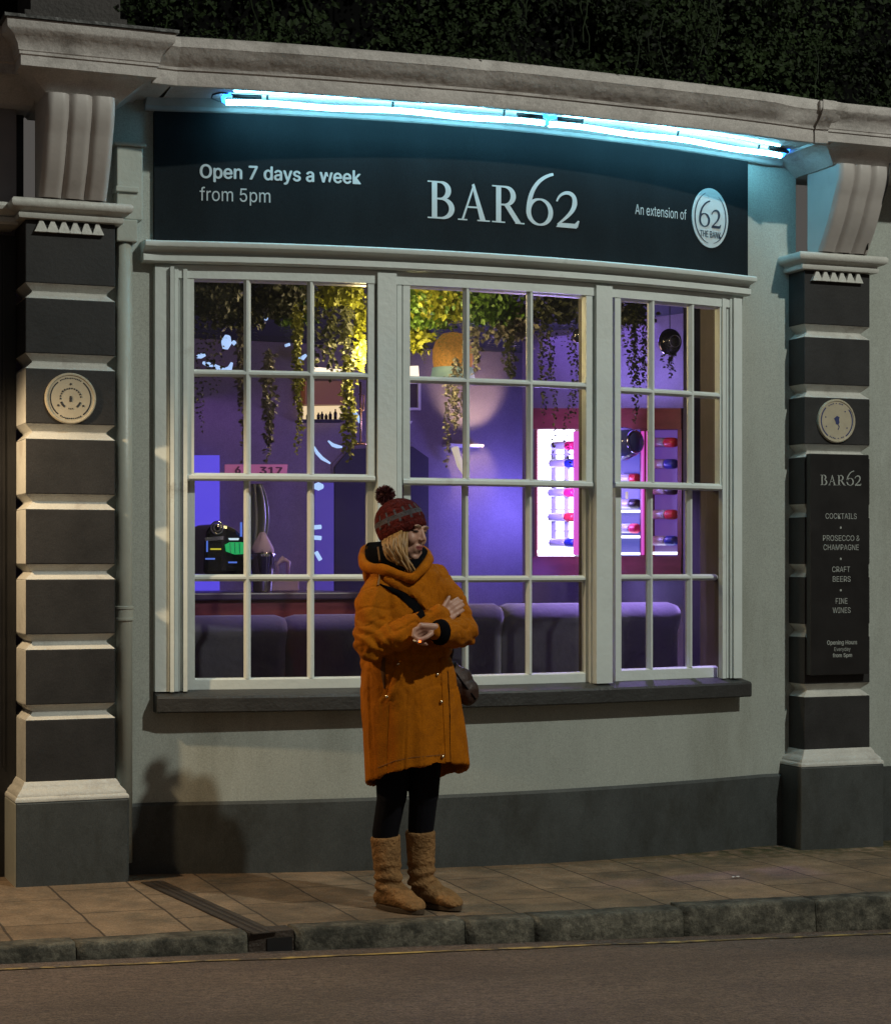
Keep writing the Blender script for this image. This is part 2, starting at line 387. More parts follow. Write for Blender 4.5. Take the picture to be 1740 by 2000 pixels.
# drain channel across the pavement from the downpipe
ch = thing('drain_channel', (chan0 + 0.05, KY0, GZ(0.5)), 'dark slotted drain channel crossing the pavement from the downpipe to the kerb', 'drain')
p_top = PP(296, 1722, Vector((0, 0, GZ(0.3) + 0.004)), UP); p_bot = PP(519, 1823, Vector((0, 0, GZ(0.5) + 0.004)), UP)
ax = (p_top - p_bot).normalized(); sd = Vector((ax.y, -ax.x, 0)); 
c_ = MB()
for off, w in ((-0.034, 0.011), (0.034, 0.011), (0.0, 0.007)):
    c_.obox((p_top + p_bot) / 2 + sd * off, ax * ((p_top - p_bot).length / 2 - 0.005), sd * w, (0, 0, 0.0015))
M['iron'] = mat('cast_iron', (0.05, 0.036, 0.027), 0.6, metal=0.2, var=0.4, vscale=15, bump=0.4)
M['irondark'] = mat('rusty_trough', (0.02, 0.014, 0.011), 0.8, var=0.3, vscale=12)
c_.build('rail', M['iron'], ch)
t_ = MB(); t_.obox((p_top + p_bot) / 2 - Vector((0, 0, 0.001)), ax * ((p_top - p_bot).length / 2 - 0.002), sd * 0.05, (0, 0, 0.0012)); t_.build('trough', M['irondark'], ch)
o_ = MB(); xm = (chan0 + chan1) / 2
yk = KY1 + kerbx(xm)
o_.box(chan0 + 0.004, chan1 - 0.004, yk + 0.010, KY0 + 0.02, RZ(xm) - 0.1, GZ(xm) + 0.004)
o_.build('outlet_block', M['iron'], ch)
o_ = MB(); o_.box(chan0 + 0.075, chan1 - 0.012, yk + 0.004, yk + 0.0095, RZ(xm) - 0.05, GZ(xm) - 0.022); o_.build('outlet_mouth', M['black'], ch)  # the opening's dark put in as a black plate on the block
adopt(ch)

# a few bits of litter and leaves along the kerb
M['litter'] = mat('litter_paper', (0.5, 0.48, 0.42), 0.8)
for i, (px, py, s_, lab) in enumerate(((1437, 1716, 0.014, 'white scrap of paper lying on the slabs near the right pilaster'), (1652, 1797, 0.013, 'pale scrap of litter in the gutter below the right kerb stones'))):
    z_ = GZ(1.5) if i != 1 else RZ(3.0)
    p = PP(px, py, Vector((0, 0, -0.0)), UP); p = PP(px, py, Vector((0, 0, (GZ(p.x) if i != 1 else road_z(p.x, p.y)))), UP)
    l_ = MB(); rg = []
    for a in range(4):
        rg.append([p + Vector((s_ * (a - 1.5), s_ * 0.5 * (b_ - 1) , 0.005 + 0.008 * noise.noise(Vector((a * 1.3, b_ * 1.7, i))) ** 2 + 0.004 * ((a + b_) % 2))) for b_ in range(3)])
    l_.loft(rg, caps=False, closed=False); tag(l_.build('litter_scrap', M['litter']), lab, 'litter')

# ------------------------------------------------------------------ the building
bld = thing('bar_building', (1.97, 0.2, 0), 'grey painted bar front with bowed sash window between two banded pilasters', 'building')
def part(mb, name, mt, parent=bld, **kw): return mb.build(name, mt, parent, **kw)

# wall
ZS = 0.742
w = MB()
w.bbox(0.17, 3.80, -0.25, 0.0, -0.25, ZS, n=60)
w.bbox(0.17, 0.50, -0.25, 0.0, ZS, 3.62, n=8)
w.bbox(3.40, 3.80, -0.25, 0.0, ZS, 3.62, n=8)
w.bbox(0.50, 3.40, -0.25, 0.0, 2.775, 3.62, n=40)
w.box(4.11, 9.0, 0.15, 0.4, -0.3, 3.62)
wo = part(w, 'wall', [M['wall'], M['reveal']], auto=30)
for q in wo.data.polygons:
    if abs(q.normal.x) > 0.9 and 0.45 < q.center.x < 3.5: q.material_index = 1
p_ = MB()
def plz(X): return 0.316 - 0.0 * X
p_.bsweep([(0.0, -0.3), (0.016, -0.3), (0.016, 0.304), (0.004, 0.318), (0.0, 0.318)], 0.17, 3.80, 70)
p_.box(4.12, 9.0, 0.134, 0.15, -0.3, 0.33)
part(p_, 'plinth_band', M['plinth'], auto=30)

# sill
s_ = MB(); x0, _ = PB(308, 1370, 0.09); x1, _ = PB(1467, 1345, 0.09)
s_.bsweep([(-0.2, 0.735), (0.085, 0.731), (0.092, 0.738), (0.092, 0.796), (0.085, 0.806), (-0.02, 0.828), (-0.2, 0.828)], x0, x1, 60)
part(s_, 'window_sill', M['sill'], auto=30)

# ---- window frame in bow coordinates
zt = 2.705; zb = 0.825
Xof = lambda px, o=0.0: PB(px, 1000, o)[0]
fr = MB()
def vboard(pxa, pxb, out, z0=zb, z1=2.76, back=-0.10, mi=0):
    a, b = Xof(pxa, out), Xof(pxb, out)
    fr.loft([[BW(a, back, z), BW(b, back, z), BW(b, out, z), BW(a, out, z)] for z in (z0, z1)], mi=mi)
# left architrave: flat board then three stepped mouldings going in
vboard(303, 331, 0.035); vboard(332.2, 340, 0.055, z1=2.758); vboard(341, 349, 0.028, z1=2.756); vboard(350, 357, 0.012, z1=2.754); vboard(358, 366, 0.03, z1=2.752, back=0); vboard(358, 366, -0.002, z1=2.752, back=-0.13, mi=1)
# first mullion
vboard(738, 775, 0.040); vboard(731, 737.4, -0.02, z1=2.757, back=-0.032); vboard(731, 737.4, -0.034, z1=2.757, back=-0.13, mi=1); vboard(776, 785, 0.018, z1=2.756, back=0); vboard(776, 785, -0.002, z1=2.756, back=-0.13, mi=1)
# second mullion
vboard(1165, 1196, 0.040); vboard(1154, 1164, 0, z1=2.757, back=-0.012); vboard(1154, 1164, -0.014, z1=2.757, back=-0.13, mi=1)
# right architrave
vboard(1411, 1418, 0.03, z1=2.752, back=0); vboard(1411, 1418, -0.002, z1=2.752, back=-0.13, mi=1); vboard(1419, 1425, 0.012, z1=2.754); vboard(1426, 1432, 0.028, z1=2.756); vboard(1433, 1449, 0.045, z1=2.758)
# head board
xa, xb = Xof(303, 0.02), Xof(1448, 0.02)
fr.bbox(xa + 0.002, xb - 0.002, -0.10, 0.022, zt + 0.006, 2.772, n=60)
# moulding over the head, below the sign
xa2, xb2 = Xof(284, 0.1), Xof(1476, 0.1)
part(fr, 'window_frame', [M['trim'], M['reveal']], auto=30)
hm = MB()
hm.bsweep([(0.0, 2.7745), (0.055, 2.7745), (0.065, 2.782), (0.065, 2.806), (0.06, 2.812), (0.05, 2.817), (0.062, 2.830), (0.085, 2.838), (0.105, 2.842), (0.108, 2.848), (0.108, 2.862), (0.10, 2.868), (0.0, 2.872)], xa2, xb2, 60)
part(hm, 'head_moulding', M['trim'], auto=30)

BAR = [(-0.016, -0.012), (0.016, -0.012), (0.016, 0.0), (0.005, 0.018), (-0.005, 0.018), (-0.016, 0.0)]
def hbar(mb, X0, X1, z, off, w=0.016):
    mb.bsweep([(off - 0.012, z - w), (off, z - w), (off + 0.018, z - 0.005), (off + 0.018, z + 0.005), (off, z + w), (off - 0.012, z + w)], X0, X1, max(4, int((X1 - X0) / 0.08)))
def sash(name, pxL, pxR, bars, zbar1, zmeet, zbar3, zbot, ztop, shift):
    """pxL/pxR: stile outer edges; bars: pixel x of the two glazing bars (upper sash)"""
    u = MB(); oU, oL = 0.0, -0.055
    a, b = Xof(pxL), Xof(pxR); sw = 0.034
    def stile(mb, X, o, z0, z1, ww=sw): mb.bvert([(-ww / 2, o - 0.02), (ww / 2, o - 0.02), (ww / 2, o + 0.018), (-ww / 2, o + 0.018)], X, z0, z1)
    stile(u, a + sw / 2, oU, zmeet, zt + 0.01); stile(u, b - sw / 2, oU, zmeet, zt + 0.01)
    u.bsweep([(oU - 0.02, ztop), (oU + 0.016, ztop + 0.012), (oU + 0.016, zt + 0.015), (oU - 0.02, zt + 0.015)], a + sw, b - sw, 12)
    u.bsweep([(oU - 0.02, zmeet - 0.017), (oU + 0.016, zmeet - 0.017), (oU + 0.026, zmeet - 0.010), (oU + 0.026, zmeet + 0.004), (oU + 0.01, zmeet + 0.017), (oU - 0.02, zmeet + 0.017)], a, b, 12)
    hbar(u, a + sw, b - sw, zbar1, oU)
    for px in bars: u.bvert([(dx, o + oU) for dx, o in BAR], Xof(px), zmeet + 0.014, ztop + 0.01)
    up = part(u, 'sash_window', M['trim'], auto=30)
    l = MB()
    aL, bL = Xof(pxL, oL) + 0.004, Xof(pxR, oL) - 0.004
    stile(l, aL + sw / 2, oL, zbot - 0.06, zmeet, sw); stile(l, bL - sw / 2, oL, zbot - 0.06, zmeet, sw)
    l.bsweep([(oL - 0.02, zb + 0.0035), (oL + 0.018, zb + 0.0035), (oL + 0.018, zbot - 0.008), (oL, zbot), (oL - 0.02, zbot)], aL + sw, bL - sw, 12)
    l.bsweep([(oL - 0.02, zmeet - 0.016), (oL + 0.016, zmeet - 0.016), (oL + 0.016, zmeet + 0.012), (oL - 0.02, zmeet + 0.012)], aL + sw, bL - sw, 12)
    hbar(l, aL + sw, bL - sw, zbar3, oL)
    for px in bars: l.bvert([(dx, o + oL) for dx, o in BAR], Xof(px + shift, oL), zbot - 0.004, zmeet - 0.014)
    lo = l.build('lower_sash', M['trim'], up, auto=30)
    gl = MB()
    for o, z0, z1, A, B in ((oU - 0.006, zmeet, ztop + 0.004, a + 0.02, b - 0.02), (oL - 0.006, zbot - 0.006, zmeet - 0.01, aL + 0.02, bL - 0.02)):
        n = 14
        gl.loft([[BW(A + (B - A) * i / n, o, z0), BW(A + (B - A) * i / n, o, z1)] for i in range(n + 1)], caps=False, closed=False)
    gl.build('window_glass', M['glass'], up, smooth=True)
    return up
W1 = sash('left', 364, 731, (483, 607), 2.281, 1.806, 1.342, 0.880, 2.708, 0)
W2 = sash('mid', 785, 1153, (911, 1035), 2.272, 1.794, 1.334, 0.878, 2.706, -2)
W3 = sash('right', 1197, 1411, (1272, 1349), 2.260, 1.796, 1.338, 0.886, 2.700, -3)

# ---- pilasters
zk = [2.572 - 0.3085 * i for i in range(7)]
def pilaster(cx):
    sh = MB(); hw = 0.1975; yb = 0.30
    # dark blocks between the grooves
    tops = [2.915] + [z - 0.0 for z in zk]
    bots = [z + 0.068 for z in zk] + [0.44]
    for t, b in zip(tops, bots): sh.box(cx - hw, cx + hw, 0.0, yb, b, t)
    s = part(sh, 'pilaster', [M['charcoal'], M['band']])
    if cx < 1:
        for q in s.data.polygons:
            if q.normal.x < -0.9 and q.center.z < 2.25: q.material_index = 1  # pale side paint stops where the porch light ends; the dark above imitates shade
    bevel(s, 0.004)
    d = 0.034
    for z in zk:
        gr = MB(); R = []
        for q, zz in ((0.0, z + 0.0005), (d, z + 0.030), (d, z + 0.036), (0.0, z + 0.0675)):
            R.append([(cx - hw + q, 0 + q, zz), (cx + hw - q, q, zz), (cx + hw - q, yb - 0.001, zz), (cx - hw + q, yb - 0.001, zz)])
        gr.loft(R); gr.build('groove_band', M['band'], s)
    pb = MB(); o = 0.052
    pb.box(cx - hw - o, cx + hw + o, -o, yb, -0.3, 0.368)
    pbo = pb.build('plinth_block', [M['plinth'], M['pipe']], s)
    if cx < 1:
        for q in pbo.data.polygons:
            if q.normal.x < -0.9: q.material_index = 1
    bevel(pbo, 0.008)
    pm = MB(); R = []
    for q, zz in ((o, 0.369), (o, 0.378), (o - 0.004, 0.386), (o - 0.010, 0.390), (o - 0.012, 0.400), (o - 0.028, 0.418), (o - 0.034, 0.424), (o - 0.036, 0.432), (0.006, 0.448), (0.002, 0.452)):
        R.append([(cx - hw - q, -q, zz), (cx + hw + q, -q, zz), (cx + hw + q, yb - 0.002, zz), (cx - hw - q, yb - 0.002, zz)])
    pm.loft(R); pm.build('base_moulding', M['band'], s, auto=40)
    cp = MB(); R = []
    for q, zz in ((0.002, 2.916), (0.030, 2.918), (0.034, 2.926), (0.034, 2.938), (0.026, 2.944), (0.030, 2.950), (0.052, 2.958), (0.062, 2.964), (0.068, 2.974), (0.068, 2.990), (0.060, 3.0), (0.0, 3.006)):
        R.append([(cx - hw - q, -q, zz), (cx + hw + q, -q, zz), (cx + hw + q, yb - 0.002, zz), (cx - hw - q, yb - 0.002, zz)])
    cp.loft(R); cp.build('capital', M['band'], s, auto=40)
    dn = MB(); n = 6; ww = 0.295 / n; x = cx - 0.155
    for i in range(n):
        a = x + i * ww
        dn.loft([[(a - 0.006 + 0.0015 * i, -0.022, 2.862), (a + ww + 0.004, -0.022, 2.862), (a + ww * 0.62, -0.016, 2.914), (a + ww * 0.38, -0.016, 2.914)],
                 [(a - 0.006 + 0.0015 * i, 0.01, 2.862), (a + ww + 0.004, 0.01, 2.862), (a + ww * 0.62, 0.01, 2.914), (a + ww * 0.38, 0.01, 2.914)]])
    dn.build('dentil_band', M['band'], s)
    # fluted S-shaped console
    cb = MB(); R = []; cw = 0.148
    def outc(t):   # t 0 bottom .. 1 top
        return 0.07 + 0.035 * sin(pi * min(1, t * 1.6)) * (1 - t) + 0.185 * (t * t * (3 - 2 * t)) + 0.02 * sin(pi * t)
    for i in range(25):
        t = i / 24; z = 3.006 + 0.415 * t; o = outc(t); row = []
        row.append((cx - cw, 0.05, z))
        m = 36
        for j in range(m + 1):
            u = -1 + 2 * j / m; a = abs(((u + 1) * 1.5) % 1 - 0.5) * 2      # 0 at rib centre, 1 at valley
            rib = 0.024 * (1 - max(0, (a - 0.45) / 0.55) ** 2)
            if abs(u) > 0.985: rib = 0.0
            row.append((cx + cw * u, -(o - 0.024 + rib), z))
        row.append((cx + cw, 0.05, z))
        R.append(row)
    cb.loft(R)
    cb.build('console_bracket', M['console'], s, auto=35)
    return s
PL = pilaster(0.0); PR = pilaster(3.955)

# ---- cornice
M['corona'] = M['cornice']
def rag(x, a, f, s=0): return a * noise.noise(Vector((x * f, s, 0.3)))
cn = MB(); rings = []
N_ = 150; X0, X1 = 0.30, 3.68
for i in range(N_ + 1):
    x = X0 + (X1 - X0) * i / N_
    sagz = 0.006 * noise.noise(Vector((x * 1.1, 3, 0)))
    chip = max(0, noise.noise(Vector((x * 3.1, 9, 0))) - 0.12) * 0.05 if x > 1.8 else max(0, noise.noise(Vector((x * 3.1, 9, 0))) - 0.2) * 0.04
    prof = [(0.0, 3.53), (0.275, 3.53), (0.275, 3.503), (0.302, 3.503), (0.304, 3.508), (0.304, 3.566 + rag(x, .004, 3, 2)), (0.312, 3.569), (0.314, 3.580 + rag(x, .004, 4, 5)), (0.322, 3.588), (0.345 - chip * .5, 3.606 + rag(x, .004, 5, 1)), (0.366 - chip, 3.628 + rag(x, .004, 4, 8)), (0.376 - chip, 3.648), (0.380 - chip, 3.652), (0.380 - chip, 3.690 - chip * .6 + rag(x, .012, 9, 4) + rag(x, .008, 27, 6)), (0.35, 3.704), (0.0, 3.74)]
    q_ = ((x - 2.0) / 1.68) ** 2; ex = (0.13 if x < 2 else 0.185) * q_
    rings.append([BW(x, o + (ex if o > 0.1 else 0), z + sagz - 0.012 * q_) for o, z in prof])
cn.loft(rings)
# ressauts over the two pilasters and the plain runs to either side
def ressaut(cx, half=0.285):
    R = []
    for q, f, zz in ((0.0, 0.20, 3.418), (0.006, 0.215, 3.424), (0.05, 0.25, 3.46), (0.10, 0.30, 3.498), (0.115, 0.318, 3.504), (0.13, 0.330, 3.5045), (0.13, 0.330, 3.548), (0.137, 0.337, 3.551), (0.137, 0.337, 3.562), (0.141, 0.341, 3.566), (0.145, 0.345, 3.590), (0.165, 0.365, 3.622), (0.19, 0.39, 3.640), (0.195, 0.395, 3.648), (0.197, 0.397, 3.682)):
        h = 0.16 + q
        R.append([(cx - h, -f, zz), (cx + h, -f, zz), (cx + h, 0.3, zz), (cx - h, 0.3, zz)])
    cn.loft(R)
ressaut(0.02); ressaut(3.955)
prof = [(0.3, 3.42), (0.02, 3.42), (-0.06, 3.47), (-0.10, 3.498), (-0.17, 3.503), (-0.173, 3.545), (-0.18, 3.55), (-0.187, 3.58), (-0.21, 3.62), (-0.235, 3.65), (-0.24, 3.70), (0.3, 3.72)]
cn.sweepx([(y, z - 0.001) for y, z in prof], -6.0, -0.16); cn.sweepx([(y - 0.09, z - 0.001) for y, z in prof], 4.12, 9.0)
CN = part(cn, 'cornice', M['cornice'], auto=32)
# bed moulding between sign and soffit
bm_ = MB(); bm_.bsweep([(0.0, 3.468), (0.03, 3.468), (0.036, 3.474), (0.036, 3.490), (0.045, 3.496), (0.06, 3.515), (0.085, 3.5285), (0.0, 3.5285)], 0.36, 3.70, 50)
bm_.build('bed_moulding', M['bedpaint'], CN, auto=30)
# lead flashing over the left projection and the block standing on it
lf = MB()
R = []
for e, f, zz in ((0.0, 0.0, 3.683), (0.012, 0.012, 3.684), (0.012, 0.012, 3.697), (-0.02, -0.05, 3.71), (-0.10, -0.16, 3.745)):
    R.append([(0.02 - 0.357 - e, -0.397 - f, zz), (0.02 + 0.357 + e, -0.397 - f, zz), (0.02 + 0.357 + e, 0.25, zz), (0.02 - 0.357 - e, 0.25, zz)])
lf.loft(R); lf.sweepx([(0.25, 3.7205), (-0.235, 3.7005), (-0.25, 3.69), (-0.253, 3.703), (-0.1, 3.75), (0.25, 3.76)], -6, -0.34)
lf.build('lead_flashing', M['lead'], CN, auto=30)
bk = MB(); bk.box(-0.22, 0.225, -0.12, 0.3, 3.746, 3.80); bk.box(-0.19, 0.2, -0.095, 0.3, 3.801, 4.9)
M['stone'] = mat('sooty_stone', (0.045, 0.04, 0.038), 0.8, var=0.3, vscale=8, bump=0.4)
part(bk, 'parapet_pier', M['stone'])
uw = MB(); uw.box(-8, 9.0, 0.26, 0.5, 3.742, 6.5); part(uw, 'upper_wall', mat('upper_wall_render', (0.003, 0.003, 0.003), 0.9, var=0.3, spec=0.05))

# doorway on the left
dw = MB()
dw.box(-6, -0.50, 0.34, 0.5, -0.3, 2.88); dw.box(-0.50, -0.20, 0.245, 0.32, -0.3, 2.88); dw.box(-0.34, -0.325, 0.235, 0.245, -0.2, 2.85); dw.box(-0.26, -0.25, 0.235, 0.245, 0.5, 2.85)
part(dw, 'doorcase', M['black'])
dl = MB()
dl.sweepx([(0.3, 2.905), (0.10, 2.905), (0.09, 2.915), (0.09, 2.935), (0.10, 2.94), (0.075, 2.955), (0.06, 2.965), (0.055, 2.98), (0.06, 2.996), (0.3, 3.0)], -6, -0.215)
part(dl, 'door_lintel', M['band'], auto=30)
ff = MB(); ff.box(-6, PY(32, 300, 0.12).x, 0.12, 0.3, 3.0, 3.419); ff.box(PY(34, 300, 0.12).x, -0.17, 0.22, 0.3, 3.0, 3.419, mi=1)
M['frieze'] = mat('frieze_paint', (0.24, 0.23, 0.25), 0.6, var=0.1, vscale=5)
part(ff, 'door_frieze', [M['frieze'], M['black']])
# dark fill between pilaster back and right wall
# ------------------------------------------------------------------ ivy over the top
M['ivy'] = mat('ivy_leaf', (0.013, 0.022, 0.007), 0.65, var=0.9, vscale=1.6, spec=0.12, detail=3)
iv = MB(); rng = random.Random(5)
def leafq(mb, p, n, s, rng, mi=0, droop=0.3, aspect=0.7):
    n = n.normalized(); t = n.orthogonal().normalized(); t = Matrix.Rotation(rng.uniform(0, 2 * pi), 3, n) @ t
    t = (t + Vector((0, 0, -droop))).normalized(); b = n.cross(t).normalized(); k = s * aspect
    mb.add([p, p + t * s * 0.45 + b * k * 0.5 + n * s * 0.1, p + t * s, p + t * s * 0.45 - b * k * 0.5 + n * s * 0.1, ], [(0, 1, 2, 3)], mi)
for c_ in range(430):
    cx_ = rng.uniform(0.05, 6.6); cz_ = rng.uniform(3.74, 4.66); rr_ = rng.uniform(0.05, 0.15); cy_ = 0.22 - rng.random() ** 1.6 * 0.34
    ls_ = rng.uniform(0.016, 0.042); hang = rng.uniform(0.8, 2.0)
    for q in range(int(26 + 260 * rr_)):
        d_ = Vector((rng.gauss(0, 1), rng.gauss(0, 0.7), rng.gauss(0, hang))) * rr_ * 0.55
        p = Vector((cx_, cy_, cz_)) + d_
        if p.z < 3.72 or p.y > 0.255: continue
        leafq(iv, p, Vector((rng.gauss(0, .6), -1, rng.gauss(0.35, .5))), ls_ * rng.uniform(.6, 1.35), rng)
for c_ in range(46):      # bare stems hanging through the leaves
    x_ = rng.uniform(0.3, 6.4); z_ = rng.uniform(4.0, 4.6); y_ = rng.uniform(-0.12, 0.1)
    iv.tube([(x_ + 0.02 * sin(k * 1.3 + c_), y_ - 0.01 * k, z_ - 0.07 * k) for k in range(5)], 0.004, 5)
# tufts leaning over the cornice edge
for i in range(900):
    x = rng.choice([0.62, 0.9, 1.72, 1.86, 2.1, 2.35, 2.5, 2.9, 3.2, 3.5]) + rng.gauss(0, 0.09)
    o = rng.uniform(0.10, 0.375); p = BW(max(0.45, min(3.55, x)), o, 3.715 + rng.uniform(0, 0.045))
    leafq(iv, p, Vector((rng.gauss(0, .6), -0.6, rng.gauss(0.6, .5))), rng.uniform(0.015, 0.035), rng)
tag(iv.build('ivy_hedge', M['ivy']), 'dark leafy ivy hedge growing above the white cornice', 'ivy')

# ------------------------------------------------------------------ text helper
try:
    import os
    SANS = bpy.data.fonts.load(os.path.join(bpy.utils.system_resource('DATAFILES'), 'fonts', 'Inter.woff2'))
except Exception: SANS = None
def text_polys(s, bold=0.0, spacing=1.0):
    c = bpy.data.curves.new('t', 'FONT'); c.body = s
    if SANS: c.font = SANS
    c.dimensions = '2D'; c.size = 1.0; c.resolution_u = 4; c.space_character = spacing
    o = bpy.data.objects.new('t', c); COL.objects.link(o)
    dg = bpy.context.evaluated_depsgraph_get(); dg.update()
    me = bpy.data.meshes.new_from_object(o.evaluated_get(dg))
    v = [(p.co.x, p.co.y) for p in me.vertices]; f = [list(p.vertices) for p in me.polygons]
    bpy.data.objects.remove(o); bpy.data.curves.remove(c); bpy.data.meshes.remove(me)
    if bold > 0.005:
        v0, f0 = v, f; v, f = [], []
        for dx, dy in ((0, 0), (1.35 * bold, 0), (-1.35 * bold, 0), (0, .8 * bold), (0, -.8 * bold)):
            k = len(v); v += [(a + dx, b + dy) for a, b in v0]; f += [[i + k for i in q] for q in f0]
    return v, f
def fit(v, x0, x1, z0, z1):
    ax = min(p[0] for p in v); bx = max(p[0] for p in v); az = min(p[1] for p in v); bz = max(p[1] for p in v)
    return [(x0 + (p[0] - ax) / (bx - ax) * (x1 - x0), z0 + (p[1] - az) / (bz - az) * (z1 - z0)) for p in v]
def put_bow(mb, v, f, out, th=0.002):
    m_ = max(1, len(v) // 5)
    vs = [BW(x, out + th + 0.0001 * (i // m_), z) for i, (x, z) in enumerate(v)]
    mb.add(vs, f)
def put_flat(mb, v, f, Y):
    m_ = max(1, len(v) // 5); mb.add([(x, Y - 0.0001 * (i // m_), z) for i, (x, z) in enumerate(v)], f)
def bez(p, n=14):
    out = []
    for i in range(n + 1):
        t = i / n; q = [Vector(a) for a in p]
        while len(q) > 1: q = [q[j].lerp(q[j + 1], t) for j in range(len(q) - 1)]
        out.append(q[0])
    return out
class Glyphs:
    """serif lettering drawn as variable width strokes, cap height 1"""
    def __init__(s): s.v = []; s.f = []; s.lay = []; s.k = 0
    def poly(s, pts):
        o = len(s.v); s.v += [tuple(p) for p in pts]; s.f.append(list(range(o, o + len(pts)))); s.lay += [s.k] * len(pts); s.k += 1
    def stroke(s, pts, ws):
        n = len(pts); L = []; R = []
        for i, p in enumerate(pts):
            t = (pts[min(i + 1, n - 1)] - pts[max(i - 1, 0)]).normalized(); nn = Vector((-t.y, t.x))
            if callable(ws): w = ws(i / (n - 1))
            else: w = ws
            L.append(p + nn * w / 2); R.append(p - nn * w / 2)
        o = len(s.v); s.v += [tuple(p) for p in L + R]; s.lay += [s.k] * (2 * n); s.k += 1
        for i in range(n - 1): s.f.append([o + i, o + i + 1, o + n + i + 1, o + n + i])
    def rect(s, x0, x1, y0, y1): s.poly([(x0, y0), (x1, y0), (x1, y1), (x0, y1)])
def bar62():
    g = Glyphs(); S = 0.035
    def serif(x0, x1, y): g.rect(x0, x1, y, y + S)
    def E(cx, cy, rx, ry, a0, a1, n=22): return [Vector((cx + rx * cos(radians(a0 + (a1 - a0) * i / n)), cy + ry * sin(radians(a0 + (a1 - a0) * i / n)))) for i in range(n + 1)]
    # B
    g.rect(0.11, 0.25, 0.0, 1.0); serif(0, 0.3, 0.0); serif(0, 0.3, 0.965)
    th = lambda t: 0.045 + 0.10 * sin(pi * t) ** 1.4
    g.stroke([Vector((0.24, 0.978))] + E(0.33, 0.755, 0.215, 0.222, 90, -90) + [Vector((0.24, 0.535))], th)
    g.stroke([Vector((0.24, 0.535))] + E(0.36, 0.278, 0.275, 0.256, 90, -90) + [Vector((0.24, 0.022))], th)
    # A
    ox = 0.80
    g.poly([(ox + 0.09, 0.0), (ox + 0.145, 0.0), (ox + 0.43, 0.88), (ox + 0.40, 0.95)]); g.poly([(ox + 0.60, 0.0), (ox + 0.755, 0.0), (ox + 0.435, 1.0), (ox + 0.37, 0.96)])
    g.rect(ox + 0.22, ox + 0.62, 0.34, 0.385); serif(ox, ox + 0.25, 0.0); serif(ox + 0.52, ox + 0.86, 0.0)
    # R
    ox = 1.72
    g.rect(ox + 0.11, ox + 0.25, 0.0, 1.0); serif(ox, ox + 0.36, 0.0); serif(ox, ox + 0.3, 0.965)
    g.stroke([Vector((ox + 0.24, 0.978))] + E(ox + 0.35, 0.735, 0.235, 0.242, 90, -90) + [Vector((ox + 0.24, 0.493))], th)
    g.poly([(ox + 0.32, 0.50), (ox + 0.46, 0.53), (ox + 0.80, 0.035), (ox + 0.66, 0.0)]); serif(ox + 0.64, ox + 0.90, 0.0)
    # 6
    ox = 2.66
    g.stroke(E(ox + 0.39, 0.37, 0.315, 0.345, -270, 90, 44), lambda t: 0.05 + 0.085 * abs(sin(2 * pi * t)) ** 1.3)
    g.stroke(bez([(ox + 0.075, 0.36), (ox + 0.08, 0.95), (ox + 0.36, 1.32), (ox + 0.78, 1.43)], 22), lambda t: 0.135 - 0.06 * t)
    # 2
    ox = 3.50
    g.stroke(bez([(ox + 0.04, 0.70), (ox + 0.14, 1.04), (ox + 0.62, 1.06), (ox + 0.56, 0.66)], 18) , lambda t: 0.045 + 0.10 * t)
    g.stroke(bez([(ox + 0.562, 0.68), (ox + 0.54, 0.45), (ox + 0.30, 0.26), (ox + 0.06, 0.07)], 14), lambda t: 0.145 - 0.10 * t)
    g.poly([(ox + 0.02, 0.0), (ox + 0.62, 0.0), (ox + 0.58, 0.125), (ox + 0.10, 0.125)]); g.poly([(ox + 0.55, 0.0), (ox + 0.65, 0.03), (ox + 0.70, 0.21), (ox + 0.66, 0.22), (ox + 0.56, 0.12)])
    return g
G62 = bar62()
def put_glyph(mb, g, fmap, x0, x1, zb_, zs, sub=None):
    """place with baseline zb_ and cap height zs, horizontally from x0 to x1"""
    vx = [p[0] for p in g.v]; a, b = min(vx), max(vx)
    mb.add([fmap(x0 + (p[0] - a) / (b - a) * (x1 - x0), zb_ + p[1] * zs, l * 0.00006) for p, l in zip(g.v, g.lay)], g.f)

# ------------------------------------------------------------------ fascia sign
sg = thing('fascia_sign', BW(2.0, 0.02, 2.875), 'long black fascia sign with pale lettering above the bowed window', 'sign')
sx0, sx1 = PB(302, 350, 0.03)[0], PB(1461, 430, 0.03)[0]
b_ = MB(); b_.bbox(sx0, sx1, 0.001, 0.028, 2.874, 3.467, n=60); b_.build('sign_board', M['sign'], sg, auto=30)
so = 0.029
t = MB(); v, f = text_polys('Open 7 days a week', 0.016); put_bow(t, fit(v, PB(390, 340, .03)[0], PB(705, 350, .03)[0], 3.150, 3.232), f, so); t.build('lettering', M['letter'], sg)
t = MB(); v, f = text_polys('from 5pm', -0.004); put_bow(t, fit(v, PB(390, 380, .03)[0], PB(528, 380, .03)[0], 3.048, 3.128), f, so); t.build('lettering', M['letter'], sg)
t = MB(); put_glyph(t, G62, lambda x, z, l: BW(x, so + 0.002 + l, z), PB(835, 400, .03)[0], PB(1131, 440, .03)[0], 3.028, 0.176); t.build('lettering', M['letter'], sg)
t = MB(); v, f = text_polys('An extension of', 0.002); put_bow(t, fit(v, PB(1240, 412, .03)[0], PB(1340, 418, .03)[0], 3.126, 3.178), f, so); t.build('lettering', M['letter'], sg)
